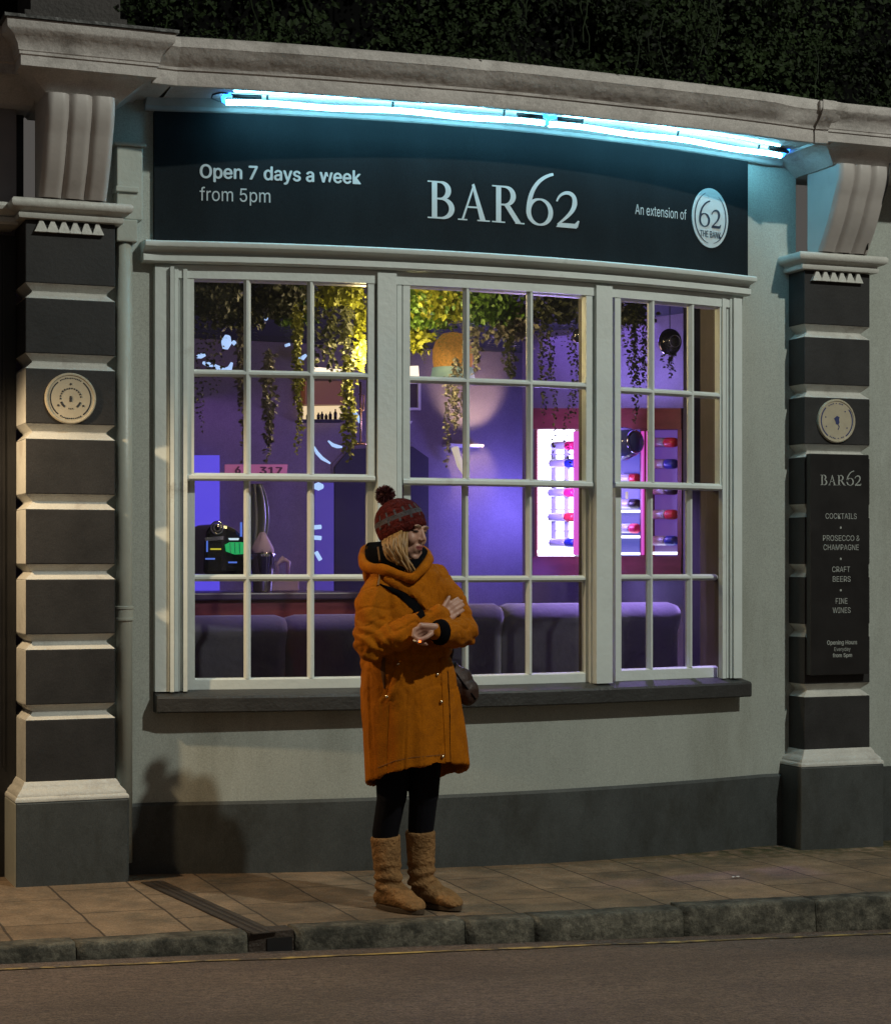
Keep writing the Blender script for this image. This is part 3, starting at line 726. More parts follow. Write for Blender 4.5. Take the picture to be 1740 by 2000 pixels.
# round emblem
ex0, ex1 = PB(1351, 425, .03)[0], PB(1421, 425, .03)[0]; ecx = (ex0 + ex1) / 2; erx = (ex1 - ex0) / 2; ecz, erz = 3.151, 0.150
d = MB(); n = 48
d.loft([[BW(ecx + erx * cos(2 * pi * i / n), o, ecz + erz * sin(2 * pi * i / n)) for i in range(n)] for o in (so - 0.002, so + 0.004)])
lg = d.build('emblem', M['letter'], sg)
e_ = MB(); ga = Glyphs()
def ering(r0, a0, a1, w): ga.stroke([Vector((r0 * cos(radians(a0 + (a1 - a0) * i / 30)), r0 * sin(radians(a0 + (a1 - a0) * i / 30)))) for i in range(31)], w)
ering(0.86, 108, 262, lambda q: 0.012 + 0.05 * sin(pi * q)); ering(0.86, -80, 60, lambda q: 0.012 + 0.05 * sin(pi * q))
e_.add([BW(ecx + erx * p[0], so + 0.0055, ecz + erz * p[1]) for p in ga.v], ga.f)
# the 62 (last two glyphs of the wordmark)
six = [i for i, p in enumerate(G62.v) if p[0] > 2.62]
mn = min(six); vv = G62.v[mn:]; ff_ = [[j - mn for j in f] for f in G62.f if min(f) >= mn]
def sixty(p): return (ecx + erx * (-0.62 + (p[0] - 2.7) / 1.5 * 1.2), ecz + erz * (-0.32 + p[1] * 0.62))
e_.add([BW(*((lambda q: (q[0], so + 0.0055 + l * 0.00006, q[1]))(sixty(p)))) for p, l in zip(vv, G62.lay[mn:])], ff_)
v, f = text_polys('THE BANK', 0.006); put_bow(e_, fit(v, ecx - erx * 0.58, ecx + erx * 0.58, ecz - erz * 0.66, ecz - erz * 0.44), f, so + 0.004)
e_.build('emblem_print', M['letterdark'], lg)
adopt(sg)

# ------------------------------------------------------------------ neon tubes
M['neon'] = emat('cyan_neon', (0.18, 0.58, 0.78), 34.0)
M['neonblue'] = emat('blue_neon_end', (0.02, 0.22, 1.0), 6.0)
def neon(pxa, ya, pxb, yb, label, flip):
    xa, za = PB(pxa, ya, 0.15); xb, zb2 = PB(pxb, yb, 0.15)
    r = thing('neon_tube', BW(xa, 0.15, za), label, 'neon light', 'cyan neon tubes under the cornice')
    n = 30; t = MB(); pts = []; z = 3.488
    for i in range(n + 1):
        x = xa + (xb - xa) * i / n; pts.append(BW(x, 0.15, z + 0.004 * sin(i * 0.5)))
    t.tube(pts, 0.013, 10); t.build('front_tube', M['neon'], r, smooth=True)
    t = MB(); pts = [BW(xa + 0.03 + (xb - xa - 0.16) * i / n, 0.235, 3.518 + 0.003 * sin(i * 0.45 + pxa)) for i in range(n + 1)]
    t.tube(pts, 0.005, 8); t.build('rear_tube', M['neon'], r, smooth=True)
    for x, sgn in ((xa, -1), (xb, 1)):
        t = MB(); t.tube([BW(x, 0.15, z), BW(x + sgn * 0.012, 0.154, z + 0.006), BW(x + sgn * 0.014, 0.165, z + 0.016), BW(x + sgn * 0.004, 0.18, z + 0.025), BW(x - sgn * 0.02, 0.19, z + 0.027)], 0.0095, 8)
        t.build('tube_end', M['neonblue'], r, smooth=True)
        t = MB(); t.tube([BW(x - sgn * 0.025, 0.185, z + 0.021), BW(x - sgn * 0.15, 0.185, z + 0.021)], 0.011, 8); t.build('electrode', M['rubber'], r, smooth=True)
    for q in (0.12, 0.5, 0.86):
        x = xa + (xb - xa) * q; t = MB(); t.tube([BW(x, 0.15, z + 0.009), BW(x, 0.16, z + 0.02), BW(x, 0.165, 3.53)], 0.006, 6); t.build('support', M['rubber'], r)
    adopt(r); return r
neon(441, 200, 1062, 240, 'longer cyan neon tube under the cornice over the left part of the sign', 1)
neon(1072, 241, 1524, 297, 'shorter cyan neon tube under the cornice at the emblem end of the sign', -1)
cb_ = MB(); a = PB(440, 190, 0.17)[0]
cb_.tube([BW(a + 0.05, 0.19, 3.512), BW(a - 0.02, 0.19, 3.522), BW(a - 0.055, 0.17, 3.517), BW(a - 0.06, 0.15, 3.505), BW(a - 0.03, 0.12, 3.50), BW(a + 0.03, 0.10, 3.505)], 0.004, 6)
tag(cb_.build('neon_cable', M['rubber'], smooth=True), 'black cable loop at the left end of the neon tubes', 'cable')
# cable down the right console
cc = MB()
pts = [PY(px, py, Y) for px, py, Y in ((1738, 318, -0.27), (1733, 360, -0.25), (1722, 395, -0.2), (1707, 425, -0.15), (1697, 455, -0.11), (1693, 488, -0.09))]
cc.tube(pts, 0.005, 6); tag(cc.build('hanging_cable', M['rubber'], smooth=True), 'black cable hanging down the right console bracket', 'cable')

# ------------------------------------------------------------------ downpipe
dp = thing('downpipe', (0.28, 0.1, 0), 'grey painted downpipe beside the left pilaster', 'downpipe')
q0 = PY(243, 1200, 0.10); r_ = 0.036
t = MB(); t.tube([(q0.x, 0.10, 0.06), (q0.x, 0.10, 3.05)], r_, 20); t.build('pipe', M['pipe'], dp, smooth=True)
t = MB(); zc = q0.z
for dz in (-0.022, 0.03): t.lathe([(r_, dz - 0.008), (r_ + 0.008, dz - 0.005), (r_ + 0.008, dz + 0.005), (r_, dz + 0.008)], (q0.x, 0.10, zc), n=20, caps=False)
t.lathe([(r_ + 0.001, -0.022), (r_ + 0.004, -0.02), (r_ + 0.004, 0.03), (r_ + 0.001, 0.032)], (q0.x, 0.10, zc), n=20, caps=False)
t.build('collar', M['pipe'], dp, auto=40)
h_ = MB(); za = PY(250, 430, 0.08).z; zb_ = PY(250, 372, 0.08).z; zc_ = PY(250, 282, 0.08).z
h_.box(q0.x - 0.045, q0.x + 0.05, 0.05, 0.149, za - 0.1, za + 0.0); h_.box(q0.x - 0.05, q0.x + 0.055, 0.045, 0.149, zb_ - 0.012, zb_ + 0.014); h_.box(q0.x - 0.042, q0.x + 0.075, 0.06, 0.149, za + 0.001, zc_ - 0.012); h_.box(q0.x - 0.055, q0.x + 0.09, 0.05, 0.149, zc_ - 0.011, zc_ + 0.006)
bevel(h_.build('hopper', M['pipe'], dp), 0.005)
adopt(dp)

# ------------------------------------------------------------------ plaques on the pilasters
def plaque(cx, px, py, label, blue):
    c = PY(px, py, -0.01); R_ = 0.113
    r = thing('wall_plaque', c, label, 'plaque')
    Mx = Matrix.Rotation(radians(90), 3, 'X')
    t = MB(); t.lathe([(R_, 0.0), (R_, 0.010), (R_ - 0.004, 0.015), (R_ - 0.010, 0.015), (R_ - 0.013, 0.011), (0.001, 0.011)], (c.x, 0.0, c.z), Mx, 56); t.build('disc', M['cream'], r, auto=40)
    t = MB(); g_ = Glyphs(); ink = M['plaqueink']
    def arc(rr, a0, a1, w):
        n = max(4, int(abs(a1 - a0) / 5)); g_.stroke([Vector((rr * cos(radians(a0 + (a1 - a0) * i / n)), rr * sin(radians(a0 + (a1 - a0) * i / n)))) for i in range(n + 1)], w)
    def ticks(rr, a0, a1, n, w, h):
        rg = random.Random(int(px))
        for i in range(n):
            a = a0 + (a1 - a0) * (i + 0.5) / n
            if rg.random() < 0.12: continue
            arc(rr + rg.uniform(-h * .15, h * .15), a - abs(a1 - a0) / n * 0.36, a + abs(a1 - a0) / n * 0.30, h * rg.uniform(.6, 1))
    arc(R_ * 0.945, 0, 360, 0.0045)
    if not blue:
        arc(R_ * 0.79, 128, 232, 0.006); arc(R_ * 0.79, -52, 52, 0.006); ticks(R_ * 0.79, 122, 58, 13, 0.006, 0.007); ticks(R_ * 0.79, -122, -58, 12, 0.006, 0.007)
        arc(R_ * 0.40, 200, 235, 0.009); arc(R_ * 0.40, 305, 340, 0.009); ticks(R_ * 0.40, 190, -10, 14, 0.005, 0.008); ticks(R_ * 0.40, 255, 285, 3, 0.004, 0.006)
        for a in (90, 210, 330): g_.poly([(R_ * .56 * cos(radians(a)) + 0.005 * cos(b * pi / 4), R_ * .56 * sin(radians(a)) + 0.005 * sin(b * pi / 4)) for b in range(8)])
        g_.poly([(-0.006, -0.014), (0.004, -0.016), (0.006, 0.0), (0.003, 0.012), (-0.005, 0.010)])
    else:
        arc(R_ * 0.83, 135, 235, 0.007); arc(R_ * 0.83, -55, 40, 0.007); ticks(R_ * 0.80, 125, 60, 11, 0.006, 0.007); ticks(R_ * 0.80, -120, -62, 9, 0.006, 0.007)
        for a in (45, 165, 205, 330): g_.poly([(R_ * .62 * cos(radians(a)) + 0.004 * cos(b * pi / 4), R_ * .62 * sin(radians(a)) + 0.004 * sin(b * pi / 4)) for b in range(8)])
        g_.poly([(-0.018, 0.012), (0.0, 0.026), (0.016, 0.020), (0.012, 0.006), (0.016, -0.008), (0.008, -0.02), (-0.006, -0.016), (-0.010, 0.0)]); g_.stroke([Vector((0.004, -0.014)), Vector((0.014, -0.03)), Vector((0.006, -0.046))], 0.005)
        ink = M['blueink']
    t.add([(c.x + p[0], -0.0115 - l * 0.00004, c.z + p[1]) for p, l in zip(g_.v, g_.lay)], g_.f); t.build('lettering', ink, r)
    adopt(r); return r
plaque(0.0, 138, 778, 'round cream plaque with black rings on the left pilaster', False)
plaque(3.955, 1634, 822, 'round cream plaque with blue emblem on the right pilaster above the menu board', True)

# ------------------------------------------------------------------ menu board
mbd = thing('menu_board', PY(1640, 1330, -0.03), 'tall black menu board with grey lettering on the right pilaster', 'sign')
A = PY(1583, 1100, -0.045); B = PY(1697, 1100, -0.045); zt_ = PY(1640, 887, -0.045).z; zb_ = PY(1640, 1318, -0.045).z
t = MB(); t.box(A.x, B.x, -0.045, -0.001, zb_, zt_); bevel(t.build('board', mat('menu_board_black', (0.010, 0.009, 0.009), 0.4, var=0.2), mbd), 0.003)
M['menuink'] = mat('menu_lettering', (0.33, 0.35, 0.33), 0.5)
FY = -0.0462
def line(s, xa, xb, yc, h, bold=0.0, dot=False):
    t = MB(); a = PY(xa, yc, FY).x; b = PY(xb, yc, FY).x; z0 = PY(1640, yc + h / 2, FY).z; z1 = PY(1640, yc - h / 2, FY).z
    v, f = text_polys(s, bold); put_flat(t, fit(v, a, b, z0, z1), f, FY); t.build('lettering', M['menuink'], mbd)
t = MB(); z0 = PY(1640, 948, FY).z; put_glyph(t, G62, lambda x, z, l: (x, FY - l * 0.00003, z), PY(1602, 940, FY).x, PY(1682, 940, FY).x, z0, 0.053); t.build('lettering', M['menuink'], mbd)
for s, xa, xb, yc, h, bo in (('COCKTAILS', 1612, 1673, 1008, 11, 0), ('PROSECCO &', 1607, 1679, 1051, 11, 0), ('CHAMPAGNE', 1608, 1677, 1069, 11, 0), ('CRAFT', 1625, 1660, 1112, 11, 0), ('BEERS', 1626, 1661, 1131, 11, 0),
                            ('FINE', 1632, 1655, 1174, 11, 0), ('WINES', 1626, 1661, 1192, 11, 0), ('Opening Hours', 1615, 1674, 1256, 11, 0.015), ('Everyday', 1629, 1661, 1269, 9.5, 0), ('from 5pm', 1626, 1664, 1281, 10, 0.02)):
    line(s, xa, xb, yc, h, bo)
for yc in (1030.5, 1091.5, 1153):
    p = PY(1642, yc, FY); t = MB(); t.add([(p.x + 0.006 * cos(i * pi / 6), FY, p.z + 0.006 * sin(i * pi / 6)) for i in range(12)], [list(range(12))]); t.build('bullet_dot', M['menuink'], mbd)
adopt(mbd)
adopt(bld)
# ------------------------------------------------------------------ the room behind the window
M['roomwall'] = mat('room_wall_paint', (0.20, 0.165, 0.19), 0.7, var=0.25, vscale=1.3, grain=0.25)
M['roomdark'] = mat('room_dark_paint', (0.03, 0.025, 0.035), 0.7, var=0.2)
M['ceil'] = mat('room_ceiling_paint', (0.02, 0.02, 0.022), 0.8, var=0.2)
M['floorboards'] = mat('room_floor_boards', (0.04, 0.03, 0.03), 0.5, var=0.3, stretch=(1, 8, 1))
CEZ = 2.98
r_ = MB(); r_.box(-1.2, 6.6, 4.62, 4.75, -0.05, CEZ)
r_.box(-1.35, -1.2, 0.5, 4.75, -0.05, CEZ); r_.box(6.6, 6.75, 0.4, 4.75, -0.05, CEZ); r_.box(3.86, 6.75, 0.401, 0.5, -0.05, CEZ); r_.box(-1.35, 0.16, 0.501, 0.56, -0.05, CEZ)
tag(r_.build('interior_wall', M['roomwall']), kind='structure')
r_ = MB(); r_.box(-1.35, 6.75, 0.48, 4.75, -0.06, -0.052); tag(r_.build('interior_floor', M['floorboards']), kind='structure')
r_ = MB(); r_.box(-1.35, 6.75, 0.41, 4.76, CEZ + 0.002, CEZ + 0.06); tag(r_.build('interior_ceiling', M['ceil']), kind='structure')
# room lighting
VIO = (0.20, 0.09, 1.0)
lamp('violet_ceiling_light', 'AREA', (3.9, 2.9, CEZ - 0.04), 14, (0.30, 0.18, 1.0), 1.4, aim=(3.9, 2.9, 0), size_y=1.0)
lamp('warm_room_fill', 'POINT', (3.0, 2.0, 2.3), 6, (1.0, 0.62, 0.45), 0.2)  # added warm fill standing in for bounce, no fitting here
lamp('violet_bar_light', 'AREA', (2.0, 4.2, 2.5), 1.2, (0.45, 0.2, 1.0), 0.8, aim=(2.3, 4.6, 1.2), size_y=0.4)
pw = PY(722, 690, 1.25); lamp('warm_plant_light', 'POINT', pw, 24, (1.0, 0.78, 0.34), 0.05)
lamp('warm_plant_light_two', 'POINT', PY(815, 585, 0.95), 13, (1.0, 0.80, 0.40), 0.05)

lamp('sofa_top_fill', 'SPOT', (3.2, 0.70, 2.1), 190, (0.45, 0.30, 1.0), 0.05, aim=(3.2, 0.90, 1.2), spot=radians(112), blend=0.9)  # unseen spot added to brighten the sofa top
lamp('sofa_top_fill_two', 'SPOT', (1.3, 0.62, 2.0), 24, (0.40, 0.28, 1.0), 0.05, aim=(1.3, 0.90, 1.2), spot=radians(100), blend=0.9)  # second unseen spot, added for the left sofa top
# right-hand dark return beside the window
r_ = MB(); a = PY(1341, 1000, 0.95); b = PY(1390, 1000, 0.95); r_.box(a.x, b.x + 0.25, 0.93, 0.99, -0.05, CEZ); 
tag(r_.build('partition_panel', M['roomdark']), 'dark partition panel inside the bar at the right end of the window', 'partition')

def flat_plate(name, pts, Y, th, mt, parent=None):
    m_ = MB(); P_ = [PY(x, y, Y) for x, y in pts]
    m_.loft([P_, [p + Vector((0, th, 0)) for p in P_]]); return m_.build(name, mt, parent)
# dark doorway with sloping shoulders
t = thing('inner_doorway', PY(745, 1300, 4.55), 'dark inner doorway with sloping top corners on the purple back wall', 'doorway')
flat_plate('door_leaf', ((654, 1420), (654, 912), (684, 877), (806, 872), (837, 894), (837, 1420)), 4.585, 0.02, M['roomdark'], t)
flat_plate('door_frame', ((648, 1420), (648, 908), (681, 870), (810, 866), (842, 890), (842, 1420)), 4.606, 0.012, M['roomwall'], t); adopt(t)
# violet lit alcove
M['violetpanel'] = emat('violet_lit_panel', (0.10, 0.07, 0.80), 0.95)
tag(flat_plate('wall_light_panel', ((366, 1180), (366, 889), (429, 889), (429, 1180)), 4.50, 0.05, M['violetpanel']), 'glowing violet wall panel at the left side of the bar', 'light panel')
tag(flat_plate('wall_light_panel', ((616, 1165), (616, 943), (652, 943), (652, 1165)), 4.58, 0.02, emat('violet_strip', (0.10, 0.06, 0.6), 0.45)), 'narrow dim violet wall panel just left of the dark doorway', 'light panel')
# pictures
M['whiteframe'] = mat('white_picture_frame', (0.7, 0.68, 0.64), 0.5)
M['print'] = mat('dark_picture_print', (0.05, 0.035, 0.035), 0.5, var=0.4, vscale=5)
def picture(x0, y0, x1, y1, label, lit):
    r = thing('framed_picture', PY((x0 + x1) / 2, y1, 4.6), label, 'picture')
    w_ = 5
    m_ = MB()
    for xa, ya, xb, yb in ((x0, y0, x1, y0 + w_), (x0, y1 - w_, x1, y1), (x0, y0 + w_, x0 + w_, y1 - w_), (x1 - w_, y0 + w_, x1, y1 - w_)):
        P_ = [PY(x, y, 4.57) for x, y in ((xa, ya), (xb, ya), (xb, yb), (xa, yb))]; m_.loft([P_, [p + Vector((0, 0.03, 0)) for p in P_]])
    m_.build('frame', lit or M['whiteframe'], r)
    flat_plate('print', ((x0 + w_, y0 + w_), (x1 - w_, y0 + w_), (x1 - w_, y1 - w_), (x0 + w_, y1 - w_)), 4.59, 0.01, M['print'], r); adopt(r)
picture(776, 744, 822, 801, 'dark picture in a white frame above the doorway of the bar', None)
M['warmglow'] = emat('warm_lit_box', (1.0, 0.82, 0.6), 1.6)
tag(flat_plate('lit_wall_box', ((770, 716), (817, 714), (819, 739), (770, 741)), 4.5, 0.1, M['warmglow']), 'glowing warm white box light above the framed picture', 'wall light')
tag(flat_plate('lit_wall_box', ((614, 716), (671, 722), (671, 729), (614, 729)), 4.3, 0.06, M['warmglow']), 'thin glowing warm white strip light above the back bar shelf', 'wall light')
tag(flat_plate('wall_shelf', ((770, 822), (806, 822), (803, 827), (770, 827)), 4.45, 0.16, M['whiteframe']), 'small white wall shelf under the framed picture', 'shelf')
# lit back bar niche with bottles
bb = thing('back_bar', PY(640, 818, 4.5), 'lit back bar shelf with an orange-brown glow above the cream glow', 'bar shelf')
flat_plate('hood', ((596, 744), (672, 744), (672, 790), (596, 790)), 4.5, 0.1, emat('orange_brown_glow', (0.45, 0.13, 0.03), 0.22), bb)  # niche light put into this plate as a dim orange-brown glow
flat_plate('lit_back', ((594, 793), (668, 792), (668, 818), (594, 818)), 4.56, 0.03, emat('cream_glow', (1.0, 0.75, 0.42), 0.95), bb)
flat_plate('shelf_board', ((590, 819), (674, 819), (674, 823), (590, 823)), 4.42, 0.15, M['roomdark'], bb); adopt(bb)
M['darkglass'] = mat('dark_bottle_glass', (0.02, 0.015, 0.01), 0.2)
for i, (px, h) in enumerate(((601, 12), (622, 13), (629, 15), (637, 11), (645, 15), (655, 20))):
    m_ = MB(); p = PY(px, 818.5, 4.5); hh = h * 0.0036
    m_.lathe([(0.012, 0), (0.013, hh * 0.6), (0.005, hh * 0.8), (0.005, hh)], p, n=10)
    tag(m_.build('bar_bottle', M['darkglass'], smooth=True), 'dark bottle standing on the glowing back bar shelf', 'bottle', 'bottles on the back bar shelf')
# number plate
npl = thing('number_plate', PY(500, 928, 3.6), 'pink number plate reading 6 317 on the wall of the bar', 'number plate')
flat_plate('plate', ((440, 907), (562, 907), (560, 929), (440, 929)), 3.6, 0.02, mat('pink_plate', (0.42, 0.13, 0.26), 0.5, emit=(0.6, 0.17, 0.35), estr=0.35), npl)  # faint pink emission put into the plate, which is no lamp
for s, xa, xb in (('6', 459, 471), ('317', 507, 552)):
    v, f = text_polys(s, 0.03); m_ = MB(); a = PY(xa, 918, 3.59); b = PY(xb, 918, 3.59)
    put_flat(m_, fit(v, a.x, b.x, PY(500, 926, 3.59).z, PY(500, 911, 3.59).z), f, 3.594); m_.build('lettering', mat('plum_print', (0.14, 0.03, 0.09), 0.5), npl)
adopt(npl)

# ---- sofas along the window
M['velvet'] = mat('blue_grey_velvet', (0.085, 0.08, 0.11), 0.85, var=0.15, vscale=4, bump=0.2, bscale=30, sheen=0.4)
def sofa(xa, xb, ytop, Y, label, seams):
    a = PY(xa, ytop, Y); b = PY(xb, ytop, Y); zt_ = (a.z + b.z) / 2
    r = thing('banquette_sofa', ((a.x + b.x) / 2, Y + 0.3, -0.05), label, 'sofa', 'banquette sofas under the window')
    n = len(seams) + 1; e = [a.x] + [PY(s, ytop, Y).x for s in seams] + [b.x]
    for i in range(n):
        x0, x1 = e[i] + 0.001, e[i + 1] - 0.001; rings = []
        for q in range(13):
            u = q / 12; x = x0 + (x1 - x0) * u; k_ = min(1, 10 * u + 0.8, 10 * (1 - u) + 0.8); rr = 0.075
            rg = [(x, Y + 0.03, 0.4), (x, Y + 0.02, zt_ - 0.16)]
            for g_ in range(9):
                an = pi + 0.5 - (pi + 1.0) * g_ / 8
                rg.append((x, Y + 0.055 + rr * 1.25 * cos(an) * k_, zt_ - rr + rr * sin(an) * k_))
            rg += [(x, Y + 0.11, zt_ - 0.16), (x, Y + 0.14, 0.4)]
            rings.append(rg)
        m_ = MB(); m_.loft(rings); m_.build('back_cushion', M['velvet'], r, smooth=True)
    m_ = MB(); m_.box(a.x, b.x, Y + 0.02, Y + 0.62, 0.0, 0.40); bevel(m_.build('seat', M['velvet'], r), 0.03); adopt(r)
sofa(340, 800, 1201, 0.80, 'left dark velvet banquette sofa under the window behind the woman', (560,))
sofa(868, 1327, 1178, 0.80, 'right velvet banquette sofa under the wine rack with lavender lit top', (982, 1150))

# ---- wine rack
P0 = PD(1185, 940, 12.2); HD = Vector((0.32, -0.947, 0)).normalized(); ND = Vector((-0.947, -0.32, 0)).normalized()
def PC(x, y, off=0.0): return PP(x, y, P0 + ND * off, ND)
def slab(m_, x0, y0, x1, y1, o0, o1, mi=0):
    ps = [PC(x, y, o1) for x, y in ((x0, y0), (x1, y0), (x1, y1), (x0, y1))]
    m_.loft([[p + ND * (o0 - o1) for p in ps], ps], mi=mi)
M['mahogany'] = mat('red_mahogany', (0.17, 0.032, 0.04), 0.4, var=0.25, vscale=6, stretch=(1, 1, 4))
M['rackwhite'] = emat('white_lit_back', (0.72, 0.72, 1.0), 9)
M['rackblue'] = emat('blue_lit_back', (0.04, 0.05, 0.6), 0.7)
M['rackblue2'] = emat('violet_lit_back', (0.18, 0.08, 0.5), 0.55)
M['pinkled'] = emat('pink_led', (0.85, 0.10, 0.70), 0.85)
M['whiteled'] = emat('white_led', (0.80, 0.80, 1.0), 3.0)
wr = thing('wine_rack', PC(1185, 1128), 'red wooden wine rack with glowing white and violet bays', 'wine rack')
# back wall behind the rack (room wall set at an angle)
m_ = MB(); slab(m_, 1020, 500, 1420, 1330, -0.30, -0.26); tag(m_.build('interior_wall', M['roomwall']), kind='structure')
m_ = MB(); slab(m_, 1044, 838.5, 1048.5, 1086.5, -0.255, -0.02); m_.build('upright', M['mahogany'], wr)
m_ = MB(); slab(m_, 1040, 797, 1330, 838, -0.255, 0.05); m_.build('top_rail', M['mahogany'], wr)
m_ = MB(); slab(m_, 1040, 1087, 1330, 1131, -0.255, 0.05); m_.build('bottom_rail', M['mahogany'], wr)
for a, b in ((1323, 1331), (1250, 1261), (1140, 1152)):
    m_ = MB(); slab(m_, a, 838.5, b, 1086.5, -0.255, 0.05); m_.build('upright', M['mahogany'], wr)
for a, b, mt in ((1049, 1119, 'rackwhite'), (1153, 1249, 'rackblue'), (1262, 1322, 'rackblue2')):
    m_ = MB(); slab(m_, a, 840, b, 1086, -0.045, -0.03); m_.build('lit_back', M[mt], wr)
for a, b in ((1119.5, 1122), (1252, 1255), (1262, 1264)):
    m_ = MB(); slab(m_, a, 842, b, 1084, 0.02, 0.064); m_.build('led_strip', M['pinkled'], wr)
for a, b, y in ((1262, 1322, 1078), (1153, 1249, 1079), (1153, 1246, 1046), (1153, 1246, 996), (1049, 1117, 1075)):
    m_ = MB(); slab(m_, a, y, b, y + 5, -0.028, 0.03); m_.build('lit_shelf', M['whiteled'], wr)
# grid of bottle holders seen against the white bay
M['rackgrey'] = mat('grey_bottle_holder', (0.55, 0.55, 0.72), 0.5)
for y in (888, 942, 995, 1037):
    m_ = MB()
    slab(m_, 1074, y - 1.5, 1117, y + 1.5, -0.026, -0.015); m_.build('holder', M['rackgrey'], wr)
for xx in (1076, 1101):
    m_ = MB(); slab(m_, xx, 870, xx + 9, 1064, -0.028, -0.018); m_.build('holder_post', M['rackgrey'], wr)
adopt(wr)
M['paleglass'] = mat('pale_bottle_glass', (0.50, 0.48, 0.66), 0.25, emit=(0.4, 0.36, 0.85), estr=0.0)
CAPC = {'pink': (0.75, 0.02, 0.16), 'red': (0.7, 0.03, 0.06), 'blue': (0.02, 0.03, 0.35), 'cream': (0.6, 0.5, 0.25), 'dark': (0.03, 0.02, 0.05)}
for k_, c_ in CAPC.items(): M['cap_' + k_] = mat(k_ + '_bottle_foil', c_, 0.35)
WH = {1: 'left bay', 2: 'middle bay', 3: 'right bay'}
nb = {}
for bay, y, x0, x1, col in ((1, 905, 1076, 1124, 'blue'), (1, 962, 1074, 1123, 'pink'), (1, 1010, 1074, 1123, 'red'), (1, 1060, 1076, 1124, 'blue'), (1, 870, 1080, 1122, 'pink'),
                            (2, 934, 1208, 1247, 'red'), (2, 984, 1206, 1247, 'dark'), (2, 1032, 1206, 1247, 'pink'),
                            (3, 864, 1263, 1321, 'red'), (3, 906, 1263, 1321, 'blue'), (3, 957, 1268, 1321, 'dark'), (3, 1005, 1268, 1321, 'red'), (3, 1056, 1267, 1321, 'blue')):
    a = PC(x0, y, 0.0); b = PC(x1, y, 0.0); d = (b - a).normalized(); L_ = (b - a).length; Rr = 0.030
    nb[bay] = nb.get(bay, 0) + 1
    lab = {'1': '', }.get('x', '')
    ordn = ['first', 'second', 'third', 'fourth', 'fifth']
    r = thing('wine_bottle', a, 'bottle with %s foil lying in the %s of the wine rack at %s level' % (col, WH[bay], {862: 'top', 864: 'top', 870: 'top', 905: 'second', 906: 'second', 934: 'top', 957: 'third', 962: 'third', 984: 'middle', 1005: 'fourth', 1010: 'fourth', 1032: 'bottom', 1056: 'bottom', 1060: 'bottom'}[y]), 'bottle', 'bottles in the wine rack')
    u_ = d.orthogonal().normalized(); w_ = d.cross(u_)
    def rings(prof): return [[a + d * (L_ * t_) + (u_ * cos(2 * pi * q / 14) + w_ * sin(2 * pi * q / 14)) * rr for q in range(14)] for t_, rr in prof]
    m_ = MB(); m_.loft(rings([(0, Rr * .8), (0.03, Rr), (0.60, Rr), (0.66, Rr * .96)])); m_.build('body', M['paleglass'], r, smooth=True)
    m_ = MB(); m_.loft(rings([(0.661, Rr * .97), (0.72, Rr * 1.02), (0.92, Rr * 1.02), (0.97, Rr * 0.9), (1.0, Rr * .5)])); m_.build('cap', M['cap_' + col], r, smooth=True); adopt(r)
# candle on the middle shelf
m_ = MB(); p = PC(1228, 975, -0.05); m_.lathe([(0.022, -0.02), (0.024, 0.0), (0.024, 0.045), (0.018, 0.05)], p, n=14); tag(m_.build('pillar_candle', emat('candle_wax', (1.0, 0.85, 0.5), 0.5), smooth=True), 'small pale yellow candle glowing in the middle bay of the rack', 'candle')
# glossy blue form added for a distortion in the old glass
cf = thing('blue_swirl_form', PC(1230, 900, 0.2), 'glossy blue round form added for a glass distortion at the wine rack', 'carafe')
a = PC(1180, 872, 0.2); b = PC(1245, 862, 0.2); d = (b - a).normalized(); u_ = d.orthogonal().normalized(); w_ = d.cross(u_); L_ = (b - a).length
M['blueglass'] = mat('blue_glazed_glass', (0.10, 0.12, 0.40), 0.08, coat=0.6)
m_ = MB(); m_.loft([[a + d * (L_ * t_) + (u_ * cos(2 * pi * q / 20) + w_ * sin(2 * pi * q / 20)) * rr for q in range(20)] for t_, rr in ((0, 0.05), (0.1, 0.085), (0.35, 0.105), (0.6, 0.105), (0.85, 0.085), (1.0, 0.055))]); m_.build('bowl', M['blueglass'], cf, smooth=True)
m_ = MB(); m_.tube([b - d * 0.02 + (u_ * cos(2 * pi * q / 20) + w_ * sin(2 * pi * q / 20)) * 0.062 for q in range(20)], 0.012, 8, loop=True); m_.build('rim', mat('chrome_rim', (0.6, 0.6, 0.75), 0.1, metal=1), cf, smooth=True); adopt(cf)
# uplight and downlight of the rack
pt = PC(1190, 780, 0.02); lamp('rack_uplight', 'AREA', pt + Vector((0, 0, 0.02)), 7, (0.30, 0.26, 1.0), 0.9, aim=pt + Vector((0.1, 0.03, 1)) - ND * 0.35, size_y=0.08)
bpy.data.objects['rack_uplight'].rotation_euler = (Matrix((HD, ND.cross(HD) * 0 + ND, -HD.cross(ND))).transposed()).to_euler() if False else bpy.data.objects['rack_uplight'].rotation_euler
pt = PC(1190, 1138, 0.05); lamp('rack_underlight', 'POINT', pt - ND * 0.0, 5.0, (0.36, 0.32, 1.0), 0.05)
lamp('rack_glow_fill', 'POINT', PC(1080, 960, 0.35), 40.0, (0.40, 0.30, 1.0), 0.15)  # added point lamp in mid-air, boosts the glow around the bay

lamp('blue_wall_fill', 'POINT', PY(1040, 1000, 4.2), 36, (0.20, 0.17, 1.0), 0.1)  # added point lamp just off the wall, tints it blue
lamp('violet_low_wash', 'POINT', PY(940, 1120, 3.2), 3, (0.22, 0.13, 1.0), 0.1)
